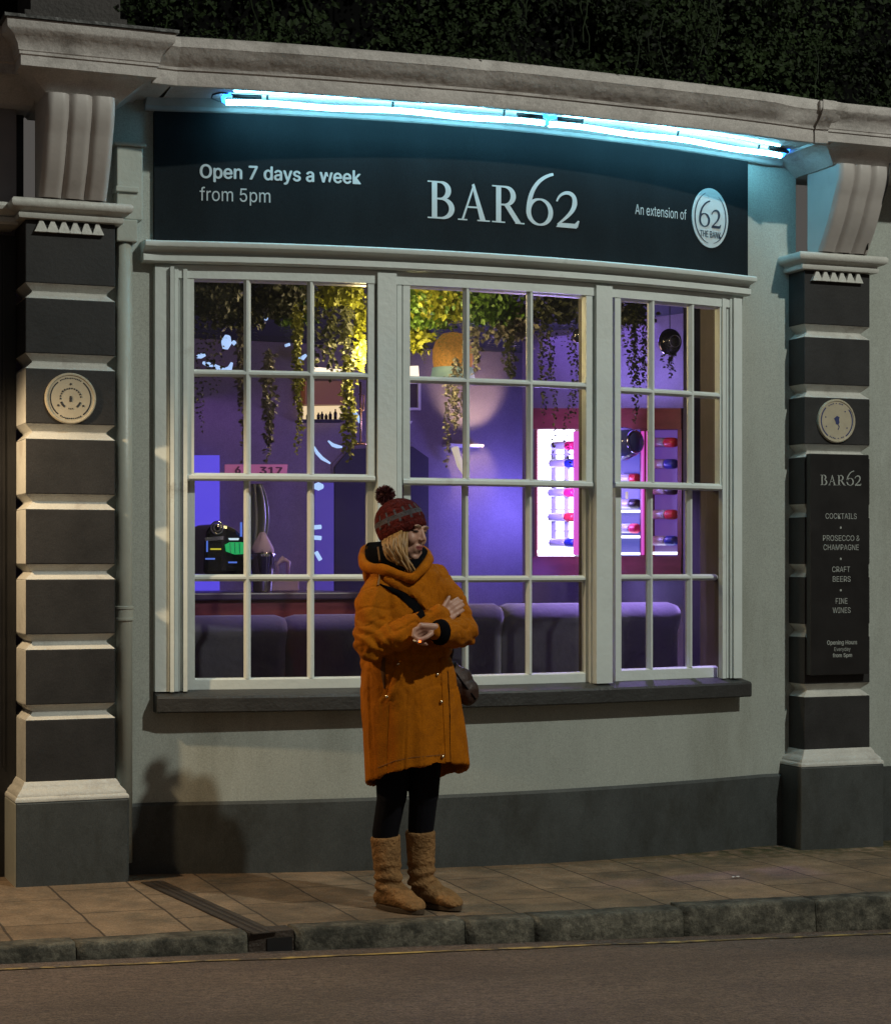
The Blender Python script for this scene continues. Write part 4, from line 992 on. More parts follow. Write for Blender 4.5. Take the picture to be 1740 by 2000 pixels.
# ---- wall lamp with up and down beams
wlp = thing('wall_lamp', PY(935, 870, 4.5), 'white plate wall lamp throwing warm light up and down the purple wall', 'wall lamp')
flat_plate('plate', ((880, 866), (945, 868), (945, 873), (880, 871)), 4.45, 0.16, M['whiteframe'], wlp)
m_ = MB(); m_.tube([PY(888, 873, 4.5), PY(893, 890, 4.5), PY(899, 908, 4.5), PY(905, 926, 4.5)], [0.03, 0.024, 0.028, 0.008], 10); m_.build('drop', emat('lamp_drop', (1, 0.85, 0.65), 0.6), wlp, smooth=True); adopt(wlp)
p = PY(962, 868, 4.2)
lamp('wall_lamp_up', 'SPOT', (p.x, 4.28, PY(962, 838, 4.6).z), 15, (1.0, 0.72, 0.5), 0.03, aim=(p.x - 0.02, 4.62, PY(962, 770, 4.6).z), spot=radians(78), blend=0.5)
lamp('wall_lamp_down', 'SPOT', (p.x, 4.30, PY(962, 868, 4.6).z), 6, (1.0, 0.72, 0.5), 0.03, aim=(p.x, 4.62, PY(965, 915, 4.6).z), spot=radians(70), blend=0.6)

# ---- things at the left: machine, curtain, bucket, counter
M['chrome'] = mat('chrome', (0.6, 0.62, 0.66), 0.08, metal=1.0)
mc = thing('jukebox', PY(440, 1130, 2.2), 'dark glossy jukebox with chrome rings and a glowing green panel', 'jukebox')
def el2(px, py, Y): return PY(px, py, Y)
m_ = MB(); pr = [(399, 1122), (401, 1062), (404, 1040), (412, 1026), (425, 1022), (445, 1026), (462, 1034), (476, 1048), (482, 1070), (483, 1122)]
P_ = [PY(x, y, 2.2) for x, y in pr]; m_.loft([P_, [p + Vector((0, 0.4, 0)) for p in P_]]); bevel(m_.build('cabinet', mat('black_gloss', (0.01, 0.012, 0.02), 0.15, coat=0.5), mc), 0.02)
for px, py, rr in ((423, 1031, 0.034), (423, 1031, 0.02)):
    m_ = MB(); c = PY(px, py, 2.18); m_.tube([c + Vector((rr * cos(q * pi / 12), -0.01, rr * sin(q * pi / 12))) for q in range(24)], 0.006, 6, loop=True); m_.build('chrome_ring', M['chrome'], mc, smooth=True)
flat_plate('green_panel', ((441, 1064), (450, 1059), (478, 1059), (479, 1082), (460, 1083), (443, 1077)), 2.17, 0.02, emat('green_lit', (0.01, 0.42, 0.12), 0.9), mc)
flat_plate('yellow_light', ((412, 1071), (432, 1071), (432, 1074), (412, 1074)), 2.185, 0.012, emat('yellow_lit', (0.8, 0.7, 0.05), 0.7), mc)
flat_plate('chrome_bar', ((400, 1050), (437, 1047), (436, 1054), (402, 1057)), 2.185, 0.012, M['chrome'], mc)
for k_, (xa, ya, xb, yb) in enumerate(((402, 1090, 420, 1093), (447, 1097, 463, 1100), (404, 1056, 406, 1078), (470, 1020, 473, 1048))):
    flat_plate('added_rim_glow', ((xa, ya), (xb, ya), (xb, yb), (xa, yb)), 2.185, 0.012, emat('blue_trim_%d' % k_, (0.10, 0.22, 0.9), 0.8), mc)  # small blue glowing plates added to lift the dark cabinet
for xx in (449, 458, 467):
    flat_plate('panel_rib', ((xx, 1060), (xx + 1, 1060), (xx + 2, 1081), (xx + 1, 1081)), 2.165, 0.004, M['chrome'], mc)
flat_plate('white_light', ((447, 1051), (467, 1051), (466, 1055), (449, 1055)), 2.185, 0.012, emat('white_lit', (0.7, 0.9, 1), 0.9), mc); adopt(mc)
# pleated silver curtain
cu = MB(); rings = []
for i in range(17):
    u = i / 16; py = 945 + 150 * u; rg = []
    for j in range(25):
        w_ = j / 24; px = 486 + (26 + 14 * sin(pi * min(1, u * 1.15)) ** 0.8) * w_
        p = PY(px, py, 2.3); rg.append(p + Vector((0, 0.03 * sin(w_ * 5 * pi), 0)))
    rings.append(rg)
cu.loft(rings, caps=False, closed=False); o = cu.build('silver_curtain', mat('silver_cloth', (0.45, 0.47, 0.52), 0.3, metal=0.6), smooth=True)
o.modifiers.new('s', 'SOLIDIFY').thickness = 0.004; tag(o, 'silver pleated curtain hanging beside the jukebox', 'curtain')
# champagne bucket with napkin on the counter
M['counter'] = mat('counter_top', (0.06, 0.045, 0.09), 0.35, var=0.2)
ct = thing('bar_counter', PY(480, 1200, 1.8), 'low dark counter with a dark red front behind the left sofa', 'counter')
a = PY(300, 1160, 1.8); b = PY(720, 1160, 1.8); zc = PY(500, 1158, 1.8).z
m_ = MB(); m_.box(a.x, b.x, 1.8, 2.75, zc - 0.04, zc); bevel(m_.build('top', M['counter'], ct), 0.008)
m_ = MB(); m_.box(a.x + 0.02, b.x - 0.02, 1.83, 2.72, -0.05, zc - 0.041); m_.build('front', M['mahogany'], ct); adopt(ct)
p = PY(513, 1158, 2.0); p.z = zc + 0.0005
ib = thing('ice_bucket', p, 'steel ice bucket with violet napkin on the counter', 'ice bucket')
m_ = MB(); m_.lathe([(0.05, 0), (0.056, 0.01), (0.068, 0.20), (0.075, 0.22), (0.070, 0.222), (0.06, 0.21), (0.04, 0.03)], p, n=24); m_.build('bucket', M['chrome'], ib, smooth=True)
m_ = MB(); m_.loft([[p + Vector(((0.066 + 0.012 * sin(q * 5)) * cos(q * pi / 8) * s_, (0.066) * sin(q * pi / 8) * s_, 0.215 + h_ + 0.015 * sin(q * 3))) for q in range(16)] for s_, h_ in ((1.0, 0), (1.02, 0.02), (0.7, 0.06), (0.25, 0.11))])
m_.build('napkin', mat('violet_napkin', (0.45, 0.35, 0.75), 0.8), ib, smooth=True); adopt(ib)
p = PY(552, 1158, 2.1); p.z = zc + 0.0005
vz = thing('potted_ornament', p, 'small lilac ornament on a lilac block on the counter', 'ornament')
M['lilac'] = mat('lilac_ceramic', (0.45, 0.33, 0.65), 0.5)
m_ = MB(); m_.box(p.x - 0.085, p.x + 0.085, p.y - 0.05, p.y + 0.05, p.z, p.z + 0.10); bevel(m_.build('block', M['lilac'], vz), 0.01)
m_ = MB(); m_.tube([p + Vector((-0.03, 0, 0.10)), p + Vector((-0.035, 0, 0.16)), p + Vector((0.0, 0, 0.185)), p + Vector((0.035, 0, 0.17)), p + Vector((0.03, 0, 0.10))], [0.012, 0.014, 0.022, 0.014, 0.012], 10); m_.build('figure', M['lilac'], vz, smooth=True); adopt(vz)
# pale blue emissive tubes
M['iceblue'] = emat('ice_blue_tube', (0.42, 0.62, 1.0), 1.1)
def arcs(name, label, cat, lines, Y, rad):
    r = thing(name, PY(*lines[0][0], Y), label, cat)
    for L_ in lines:
        m_ = MB(); pts = [PY(x, y, Y) for x, y in L_]; n_ = len(pts)
        rr = [rad * (0.5 if i in (0, n_ - 1) else 1) for i in range(n_)]
        m_.tube(pts, rr, 8); m_.build('light_tube', M['iceblue'], r, smooth=True)
    adopt(r)
arcs('arc_lamp', 'hanging lamp of curved pale blue light tubes left of the dark doorway', 'lamp', [[(613, 872), (619, 884), (629, 895), (645, 905)], [(641, 861), (650, 869), (659, 872), (668, 873)], [(684, 799), (692, 805), (699, 814), (702, 826)]], 3.4, 0.012)
arcs('pale_blue_tubes', 'loose pale blue light tubes among the plants at the upper left', 'light', [[(384, 697), (392, 695), (401, 693)], [(396, 708), (406, 711), (416, 714)], [(419, 713), (427, 719), (440, 723), (449, 719), (453, 708)]], 3.0, 0.016)
arcs('pale_blue_tubes', 'small pale blue light blade hanging in the upper left window', 'light', [[(445, 655), (442, 668), (440, 681)], [(456, 672), (460, 668)]], 3.0, 0.035)
arcs('pale_blue_tubes', 'pale blue light tube glimpsed behind the middle of the left sash', 'light', [[(578, 705), (586, 703), (598, 693)], [(557, 675), (566, 672)]], 3.0, 0.018)
arcs('pale_blue_tubes', 'round pale blue light spot high among the plants in the left sash', 'light', [[(521, 611), (520, 617), (519, 625)]], 1.6, 0.016)
arcs('reflection_tubes', 'pale blue glowing reflections standing left of the doorway', 'light', [[(612, 950), (622, 950), (631, 950)], [(614, 1030), (627, 1029)], [(614, 1050), (627, 1051)], [(617, 1078), (626, 1094)]], 4.2, 0.03)  # glowing tubes put in place of pale blue reflections
# brass stand
bs = thing('brass_stand', PY(706, 872, 3.2), 'thin brass stand lit from above beside the arc lamp', 'stand')
M['brass'] = mat('brass', (0.75, 0.50, 0.25), 0.25, metal=0.9)
for pts, rr in (([(704, 745), (705, 800), (704, 868)], 0.008), ([(689, 868), (706, 866), (726, 869)], 0.010), ([(700, 770), (711, 772), (710, 800), (704, 806)], 0.006)):
    m_ = MB(); m_.tube([PY(x, y, 3.2) for x, y in pts], rr, 8); m_.build('rod', M['brass'], bs, smooth=True)
adopt(bs)
# woven pendant lamp shade
pl = thing('pendant_lamp', PY(882, 640, 2.0), 'round woven pendant lamp glowing amber among the plants', 'pendant lamp')
c = PY(884, 690, 2.0); m_ = MB()
m_.lathe([(0.01, 0.125), (0.06, 0.115), (0.10, 0.075), (0.118, 0.02), (0.118, -0.05), (0.112, -0.085)], c, n=32, caps=False)
ms = mat('woven_cane', (0.5, 0.24, 0.06), 0.7, var=0.6, vscale=60, emit=(0.9, 0.42, 0.08), estr=0.22); m_.build('woven_shade', ms, pl, smooth=True)
m_ = MB(); m_.lathe([(0.120, -0.086), (0.132, -0.15), (0.126, -0.15), (0.114, -0.086)], c, n=32, caps=False); m_.build('rim_band', mat('pale_rim', (0.30, 0.45, 0.42), 0.5, emit=(0.3, 0.45, 0.42), estr=0.25), pl, smooth=True)
m_ = MB(); m_.tube([c + Vector((0, 0, 0.12)), Vector((c.x, c.y, CEZ))], 0.004, 6); m_.build('cord', M['rubber'], pl); adopt(pl)
# shiny dark balls added for reflections swirling in the old glass
for px, py, rr, lab in ((1308, 668, 0.066, 'large shiny dark ball added for a glass swirl in the right sash'), (1130, 655, 0.035, 'small shiny dark ball added for a glass swirl in the middle sash')):
    r = thing('glass_swirl_ball', PY(px, py, 1.0), lab, 'ornament'); c = PY(px, py, 1.0)
    m_ = MB(); m_.ell(c, (rr, rr, rr * 1.15), n=28, m=18); m_.build('ball', mat('dark_swirl_gloss', (0.012, 0.01, 0.02), 0.04, coat=1.0), r, smooth=True)
    m_ = MB(); m_.tube([c + Vector((0, 0, rr)), Vector((c.x, c.y, CEZ))], 0.003, 6); m_.build('cord', M['rubber'], r)
    m_ = MB(); m_.tube([c + Vector((rr * 0.5 * cos(q), -rr * 0.88, rr * 0.5 * sin(q))) for q in [i * 0.3 for i in range(21)]], 0.004, 6, loop=True); m_.build('ring', M['chrome'], r, smooth=True); adopt(r)

# ---- plants
def leafmat(name, a): return mat(name, a, 0.5, var=0.35, vscale=8)
M['leafdark'] = leafmat('leaf_dark_olive', (0.065, 0.07, 0.03)); M['leafgreen'] = leafmat('leaf_green', (0.09, 0.17, 0.02)); M['leafyellow'] = leafmat('leaf_yellow_green', (0.27, 0.28, 0.025)); M['leafgrey'] = leafmat('leaf_grey', (0.20, 0.18, 0.14))
rng = random.Random(11)
def vine(px, y0, y1, Y, wpx, mt, label, leaf=0.022, strands=5, dens=1.0):
    D = (PY(px, 800, Y) - CAM).dot(FV); top = PY(px, y0, Y); bot = PY(px, y1, Y); w = wpx * D / FPX
    m_ = MB()
    for s_ in range(strands):
        ln = 1.0 if s_ == 0 else rng.uniform(0.55, 0.97); x = top.x + rng.uniform(-.5, .5) * w; yy = Y + rng.uniform(-.5, .5) * w
        n = max(6, int((top.z - bot.z) * ln / 0.0135 * dens)); ph = rng.uniform(0, 6)
        for i in range(n):
            u = i / n; z = top.z - (top.z - bot.z) * ln * u; tp = 1.0 if u < 0.8 else 1 - (u - 0.8) * 2.2
            p = Vector((x + 0.012 * sin(u * 7 + ph) + (bot.x - top.x) * u, yy + 0.01 * cos(u * 6 + ph), z))
            for k_ in range(2):
                a_ = rng.uniform(0, 2 * pi); d_ = Vector((cos(a_), sin(a_), 0)); leafq(m_, p + d_ * 0.004 * tp, Vector((d_.x * 0.3 + rng.gauss(0, .3), -0.6 + d_.y * 0.4, 0.5 + rng.gauss(0, .3))), leaf * 1.25 * tp * rng.uniform(.7, 1.25), rng, droop=0.4)
    return tag(m_.build('hanging_vine', mt), label, 'plant', 'vines hanging in the bar window')
VN = [(402, 575, 850, 1.1, 60, 'leafdark', 'wide sparse brown vine hanging at the left edge of the left sash', .018, 7, .55),
      (473, 640, 906, 1.0, 16, 'leafgrey', 'thin grey vine just left of the first glazing bar of the left sash', .024, 4, .8),
      (528, 690, 907, 0.9, 24, 'leafgrey', 'grey vine hanging in the middle of the left sash', .024, 6, .9),
      (583, 600, 893, 1.1, 18, 'leafyellow', 'yellow green vine next to the second glazing bar of the left sash', .022, 6, 1),
      (655, 570, 745, 1.3, 75, 'leafdark', 'broad bushy dark vine at the top right of the left sash', .030, 12, .8),
      (703, 590, 752, 1.35, 24, 'leafyellow', 'bright yellow green vine against the right edge of the left sash', .032, 6, 1),
      (683, 700, 906, 1.2, 17, 'leafyellow', 'long lemon green vine ending above the dark doorway', .026, 5, 1),
      (876, 735, 915, 1.1, 10, 'leafgrey', 'thin vine ending beside the wall lamp plate', .020, 2, .8),
      (893, 700, 850, 1.3, 26, 'leafgrey', 'short dense vine below the woven pendant lamp', .022, 5, .9),
      (935, 640, 735, 1.2, 22, 'leafgrey', 'short grey vine right of the woven pendant lamp', .024, 5, .9),
      (990, 660, 750, 1.2, 26, 'leafdark', 'short dark vine in the centre of the middle sash', .022, 6, .9),
      (1066, 620, 830, 1.1, 26, 'leafdark', 'dark vine left in the last pane column of the middle sash', .018, 5, .75),
      (1084, 650, 905, 1.2, 12, 'leafdark', 'long thin dark vine in front of the white lit rack bay', .017, 2, .6),
      (1122, 640, 830, 1.1, 18, 'leafdark', 'dark vine against the right edge of the middle sash', .017, 3, .7),
      (1110, 760, 920, 1.3, 8, 'leafdark', 'thin dangling vine over the pink light of the rack', .015, 1, .8),
      (1241, 590, 830, 1.0, 26, 'leafdark', 'dense dark vine hanging in the right sash', .020, 7, .9),
      (1258, 640, 760, 1.0, 14, 'leafdark', 'short dark vine close to the glazing bar of the right sash', .018, 3, .8),
      (1216, 590, 680, 0.9, 8, 'leafgrey', 'short pale vine at the left of the right sash', .020, 2, .9),
      (1310, 690, 742, 1.0, 22, 'leafdark', 'short dark vine under the dark swirl in the right sash', .018, 5, .8)]
for a in VN: vine(a[0], a[1], a[2], a[3], a[4], M[a[5]], a[6], a[7], a[8], a[9])
def fern(px, py, Y, wpx, hpx, mt, label, n=26, leaf=0.046):
    D = (PY(px, 800, Y) - CAM).dot(FV); c = PY(px, py, Y); w = wpx * D / FPX / 2; h = hpx * D / FPX / 2; m_ = MB()
    for i in range(n):
        a_ = rng.uniform(0, 2 * pi); dr = Vector((cos(a_), sin(a_) * 0.8, rng.uniform(-0.2, 0.9))); L_ = rng.uniform(.5, 1.0)
        for q in range(16):
            u = (q + 1) / 16; p = c + Vector((dr.x * w * L_ * u, dr.y * w * L_ * u, h * (dr.z * u - 1.25 * u * u * L_)))
            for s_ in (-1, 1):
                sd_ = Vector((-dr.y, dr.x, 0)).normalized() * s_
                t_ = (sd_ + Vector((dr.x, dr.y, -0.4)) * 0.6).normalized(); nn = Vector((0, -0.5, 0.8)) + Vector((rng.gauss(0, .2), rng.gauss(0, .2), 0)); b_ = t_.cross(nn).normalized(); l_ = leaf * (1.1 - 0.7 * u) * rng.uniform(.8, 1.2)
                m_.add([p, p + t_ * l_ * .5 + b_ * l_ * .16, p + t_ * l_, p + t_ * l_ * .5 - b_ * l_ * .16], [(0, 1, 2, 3)])
    for q in range(int(n * 34)):
        p = c + Vector((rng.gauss(0, .45) * w, rng.gauss(0, .35) * w, h * rng.uniform(-.4, 1.0)))
        leafq(m_, p, Vector((rng.gauss(0, .6), -0.8, rng.gauss(0.3, .5))), leaf * rng.uniform(.5, 1.1), rng)
    return tag(m_.build('hanging_fern', mt), label, 'plant', 'ferns along the ceiling of the bar')
FN = [(405, 590, 1.0, 120, 120, 'leafdark', 'dark fern in the top left corner of the window', 22), (455, 610, 1.3, 120, 120, 'leafdark', 'dark brown fern left of the first glazing bar at the top', 22), (540, 590, 1.2, 130, 120, 'leafdark', 'dark green fern at the top centre of the left sash', 26),
      (575, 610, 1.4, 90, 100, 'leafgreen', 'small green fern beside the second glazing bar at the top', 16), (660, 570, 1.2, 120, 90, 'leafyellow', 'olive fern at the top right of the left sash', 24),
      (820, 610, 1.5, 130, 130, 'leafgreen', 'bright green fern at the top left of the middle sash', 34), (868, 600, 1.4, 110, 100, 'leafyellow', 'lime fern above the woven pendant lamp', 26), (805, 668, 1.6, 70, 70, 'leafyellow', 'spiky lime fern hanging low above the picture frames', 12),
      (955, 605, 1.3, 130, 100, 'leafgreen', 'green palm like fern at the top centre of the middle sash', 26), (1000, 640, 1.4, 120, 90, 'leafgrey', 'grey fern in the centre of the middle sash', 18), (1090, 600, 1.2, 120, 120, 'leafdark', 'dark green fern at the top right of the middle sash', 24),
      (1230, 610, 1.1, 90, 100, 'leafdark', 'dark fern at the top of the right sash', 18)]
for a in FN: fern(a[0], a[1], a[2], a[3], a[4], M[a[5]], a[6], a[7])

# ------------------------------------------------------------------ the woman waiting on the pavement
D0 = 7.815
B0 = CAM + FV * D0 + RV * ((800 - CX) / FPX * D0)
B0.z = GZ(B0.x) + 0.004
def Q(a, b, z): return B0 + RV * a - FV * b + Vector((0, 0, z))
def DIR(a, b, z): return RV * a - FV * b + Vector((0, 0, z))
PSI = radians(36); FW = Vector((sin(PSI), cos(PSI), 0)); LT = Vector((cos(PSI), -sin(PSI), 0))      # in (a,b,z): facing, her left
M['skin'] = mat('skin', (0.42, 0.23, 0.165), 0.5, var=0.06, vscale=20)
M['lips'] = mat('lips', (0.26, 0.07, 0.065), 0.45); M['eye'] = mat('eye_dark', (0.03, 0.02, 0.018), 0.3); M['brow'] = mat('brow_hair', (0.14, 0.08, 0.04), 0.7)
M['coat'] = mat('ochre_wool', (0.34, 0.10, 0.0012), 0.9, var=0.16, vscale=14, bump=0.2, bscale=170, spec=0.15, grain=0.22, gscale=190, dirt=(0.20, 0.055, 0.001), dscale=6, dlo=0.5, dhi=0.8)
M['lining'] = mat('black_lining', (0.004, 0.004, 0.005), 0.9, spec=0.03)
M['legging'] = mat('black_legging', (0.006, 0.006, 0.009), 0.8, spec=0.1)
M['boot'] = mat('tan_sheepskin', (0.25, 0.135, 0.055), 0.9, var=0.35, vscale=16, bump=0.8, bscale=60, spec=0.15)
M['boot_sole'] = mat('boot_sole', (0.07, 0.045, 0.025), 0.8)
M['knit_red'] = mat('red_knit', (0.075, 0.010, 0.008), 0.95, var=0.45, vscale=55, bump=1.0, bscale=70, spec=0.1)
M['knit_grey'] = mat('grey_knit', (0.055, 0.047, 0.052), 0.95, var=0.5, vscale=50, bump=1.0, bscale=70)
M['hair'] = mat('blonde_hair', (0.30, 0.165, 0.055), 0.5, var=0.45, vscale=18, stretch=(3, 3, 1))
M['leather'] = mat('dark_leather', (0.040, 0.020, 0.015), 0.55, spec=0.3, var=0.35, vscale=9, bump=0.35, bscale=35)
M['snap'] = mat('snap_metal', (0.7, 0.6, 0.42), 0.25, metal=1.0)
M['cord'] = mat('tan_cord', (0.20, 0.10, 0.03), 0.8)
wm = thing('person', Q(0, -0.06, 0), 'woman in mustard parka, red bobble hat and tan boots standing with folded arms', 'person')

# ---- body
bd = MB()
def cap(pts, rad, mb=None):
    mb = mb or bd
    for i in range(len(pts) - 1): mb.capsule(Q(*pts[i]), Q(*pts[i + 1]), rad[i], rad[i + 1])
SR, ER, WR = (-0.100, 0.045, 1.335), (-0.145, 0.185, 1.10), (0.105, 0.175, 1.205)
SL, EL, WL = (0.095, -0.080, 1.340), (0.212, 0.025, 1.135), (0.120, 0.255, 1.150)
for hip, knee, ca_, ank in (((-0.065, -0.03, 0.80), (-0.074, -0.03, 0.47), (-0.102, -0.073, 0.31), (-0.088, -0.082, 0.09)), ((0.065, -0.09, 0.80), (0.056, -0.085, 0.47), (0.044, -0.123, 0.325), (0.045, -0.135, 0.09))):
    cap([hip, knee, ca_, ank], [0.075, 0.044, 0.034, 0.028])
for z_, wl, wd in ((0.80, .165, .12), (0.90, .16, .115), (1.0, .135, .105), (1.1, .135, .10), (1.2, .15, .11), (1.30, .16, .10)):
    ring = Matrix((( LT.x, FW.x, 0), (LT.y, FW.y, 0), (0, 0, 1)))
    R3 = Matrix((tuple(RV), tuple(-FV), (0, 0, 1))).transposed()
    bd.ell(Q(0, -0.02, z_), (wl, wd, 0.09), R3 @ ring)
cap([SR, (0, -0.01, 1.36), SL], [0.03, 0.045, 0.03]); cap([SR, ER, WR], [0.035, 0.032, 0.026]); cap([SL, EL, WL], [0.035, 0.032, 0.026])
cap([(-0.01, -0.02, 1.36), (0.0, 0.01, 1.46)], [0.058, 0.052])
# head
HA = radians(57); HFa = Vector((sin(HA), cos(HA), 0)); pit = radians(-7)
hy = Vector((HFa.x * cos(pit), HFa.y * cos(pit), sin(pit))); hx = Vector((cos(HA), -sin(HA), 0)); hz = hx.cross(hy)
roll = Matrix.Rotation(radians(4), 3, hy)
hx = roll @ hx; hz = roll @ hz
if hz.z < 0: hz = -hz
HC = Vector((-0.022, 0.012, 1.553))
def H(x, y, z): p = HC + hx * x + hy * y + hz * z; return Q(*p)
HM = (Matrix((tuple(RV), tuple(-FV), (0, 0, 1))).transposed()) @ Matrix((tuple(hx), tuple(hy), tuple(hz))).transposed()
def hell(c, r, mb=None): (mb or bd).ell(H(*c), r, HM)
hell((0, -0.018, 0.032), (0.073, 0.090, 0.084)); hell((0, 0.022, -0.012), (0.064, 0.068, 0.075)); hell((0, 0.030, -0.055), (0.052, 0.054, 0.058)); hell((0, 0.066, -0.098), (0.022, 0.019, 0.016))
for s_ in (-1, 1):
    hell((s_ * 0.036, 0.062, -0.026), (0.023, 0.024, 0.026)); hell((s_ * 0.033, 0.076, 0.008), (0.013, 0.010, 0.009)); hell((s_ * 0.028, 0.081, 0.027), (0.026, 0.011, 0.008)); hell((s_ * 0.010, 0.093, -0.026), (0.007, 0.008, 0.006))
    hell((s_ * 0.073, -0.004, -0.008), (0.010, 0.020, 0.030)); hell((s_ * 0.042, 0.032, -0.075), (0.016, 0.030, 0.02))
bd.capsule(H(0, 0.084, 0.016), H(0, 0.101, -0.020), 0.0075, 0.0095); hell((0, 0.086, -0.052), (0.021, 0.012, 0.006)); hell((0, 0.084, -0.064), (0.018, 0.012, 0.0075)); hell((0, 0.072, -0.058), (0.03, 0.018, 0.03))
# hands
def finger(root, pts, r0, r1):
    ps = [root] + pts; n = len(ps) - 1
    for i in range(n):
        ra = r0 + (r1 - r0) * i / n; rb = r0 + (r1 - r0) * (i + 1) / n
        bd.capsule(Q(*ps[i]), Q(*ps[i + 1]), ra, rb, n=10)
V3 = lambda *a: Vector(a)
# her left hand hangs loosely from the crossed forearm, holding the cigarette
pal0 = V3(0.105, 0.268, 1.156); pal1 = V3(0.050, 0.288, 1.158)
for k_ in range(4):
    o_ = V3(0.004 * k_, 0.010 - 0.010 * k_, 0.020 - 0.013 * k_)
    bd.capsule(Q(*(pal0 + o_ * 0.8)), Q(*(pal1 + o_)), 0.0155, 0.0125, n=10)
kn = [pal1 + V3(0.004 * k_, 0.010 - 0.010 * k_, 0.018 - 0.013 * k_) for k_ in range(4)]
finger(kn[0], [kn[0] + V3(-0.026, 0.010, -0.014), kn[0] + V3(-0.030, 0.016, -0.038), kn[0] + V3(-0.012, 0.022, -0.048)], 0.0092, 0.0070)
finger(kn[1], [kn[1] + V3(-0.026, 0.010, -0.018), kn[1] + V3(-0.024, 0.014, -0.042), kn[1] + V3(-0.002, 0.020, -0.046)], 0.0094, 0.0070)
finger(kn[2], [kn[2] + V3(-0.022, 0.008, -0.018), kn[2] + V3(-0.016, 0.010, -0.040), kn[2] + V3(0.008, 0.014, -0.042)], 0.0090, 0.0068)
finger(kn[3], [kn[3] + V3(-0.016, 0.006, -0.016), kn[3] + V3(-0.010, 0.008, -0.032), kn[3] + V3(0.010, 0.010, -0.034)], 0.0078, 0.0060)
finger(V3(0.090, 0.290, 1.146), [V3(0.070, 0.306, 1.132), V3(0.050, 0.314, 1.126), V3(0.036, 0.318, 1.124)], 0.0112, 0.0082)
# her right hand lies on the left upper arm
p0 = V3(0.125, 0.150, 1.205); p1 = V3(0.158, 0.118, 1.228)
for k_ in range(4):
    o_ = V3(-0.012 + 0.010 * k_, 0.004, 0.020 - 0.014 * k_); bd.capsule(Q(*(p0 + o_ * 0.7)), Q(*(p1 + o_)), 0.015, 0.0115, n=10)
for k_, L_ in enumerate((0.054, 0.060, 0.057, 0.045)):
    r0 = p1 + V3(-0.012 + 0.010 * k_, 0.004, 0.020 - 0.014 * k_)
    finger(r0, [r0 + V3(L_ * .42, -0.008, L_ * .30), r0 + V3(L_ * .74, -0.024, L_ * .50), r0 + V3(L_ * .92, -0.042, L_ * .60)], 0.0092, 0.0068)
finger(V3(0.128, 0.152, 1.222), [V3(0.140, 0.140, 1.252), V3(0.152, 0.128, 1.272), V3(0.160, 0.118, 1.286)], 0.0112, 0.008)
body = bd.build('body', [M['skin'], M['lips'], M['eye'], M['brow']], wm); remesh(body, 0.0042, 2, 0.4)
Hi = HM.inverted(); HCw = Q(*HC)
for p in body.data.polygons:
    q = Hi @ (p.center - HCw)
    if q.y > 0.05 and abs(q.x) < 0.06 and abs(q.z) < 0.09:
        if ((q.x / 0.023) ** 2 + ((q.z + 0.057) / 0.0105) ** 2) < 1 and q.y > 0.075: p.material_index = 1
        for s_ in (-1, 1):
            if (((q.x - s_ * 0.033) / 0.0135) ** 2 + ((q.z - 0.006) / 0.0052) ** 2) < 1: p.material_index = 2
            if (((q.x - s_ * 0.033) / 0.022) ** 2 + ((q.z - 0.029 + abs(q.x - s_ * 0.03) * 0.2) / 0.0045) ** 2) < 1: p.material_index = 3

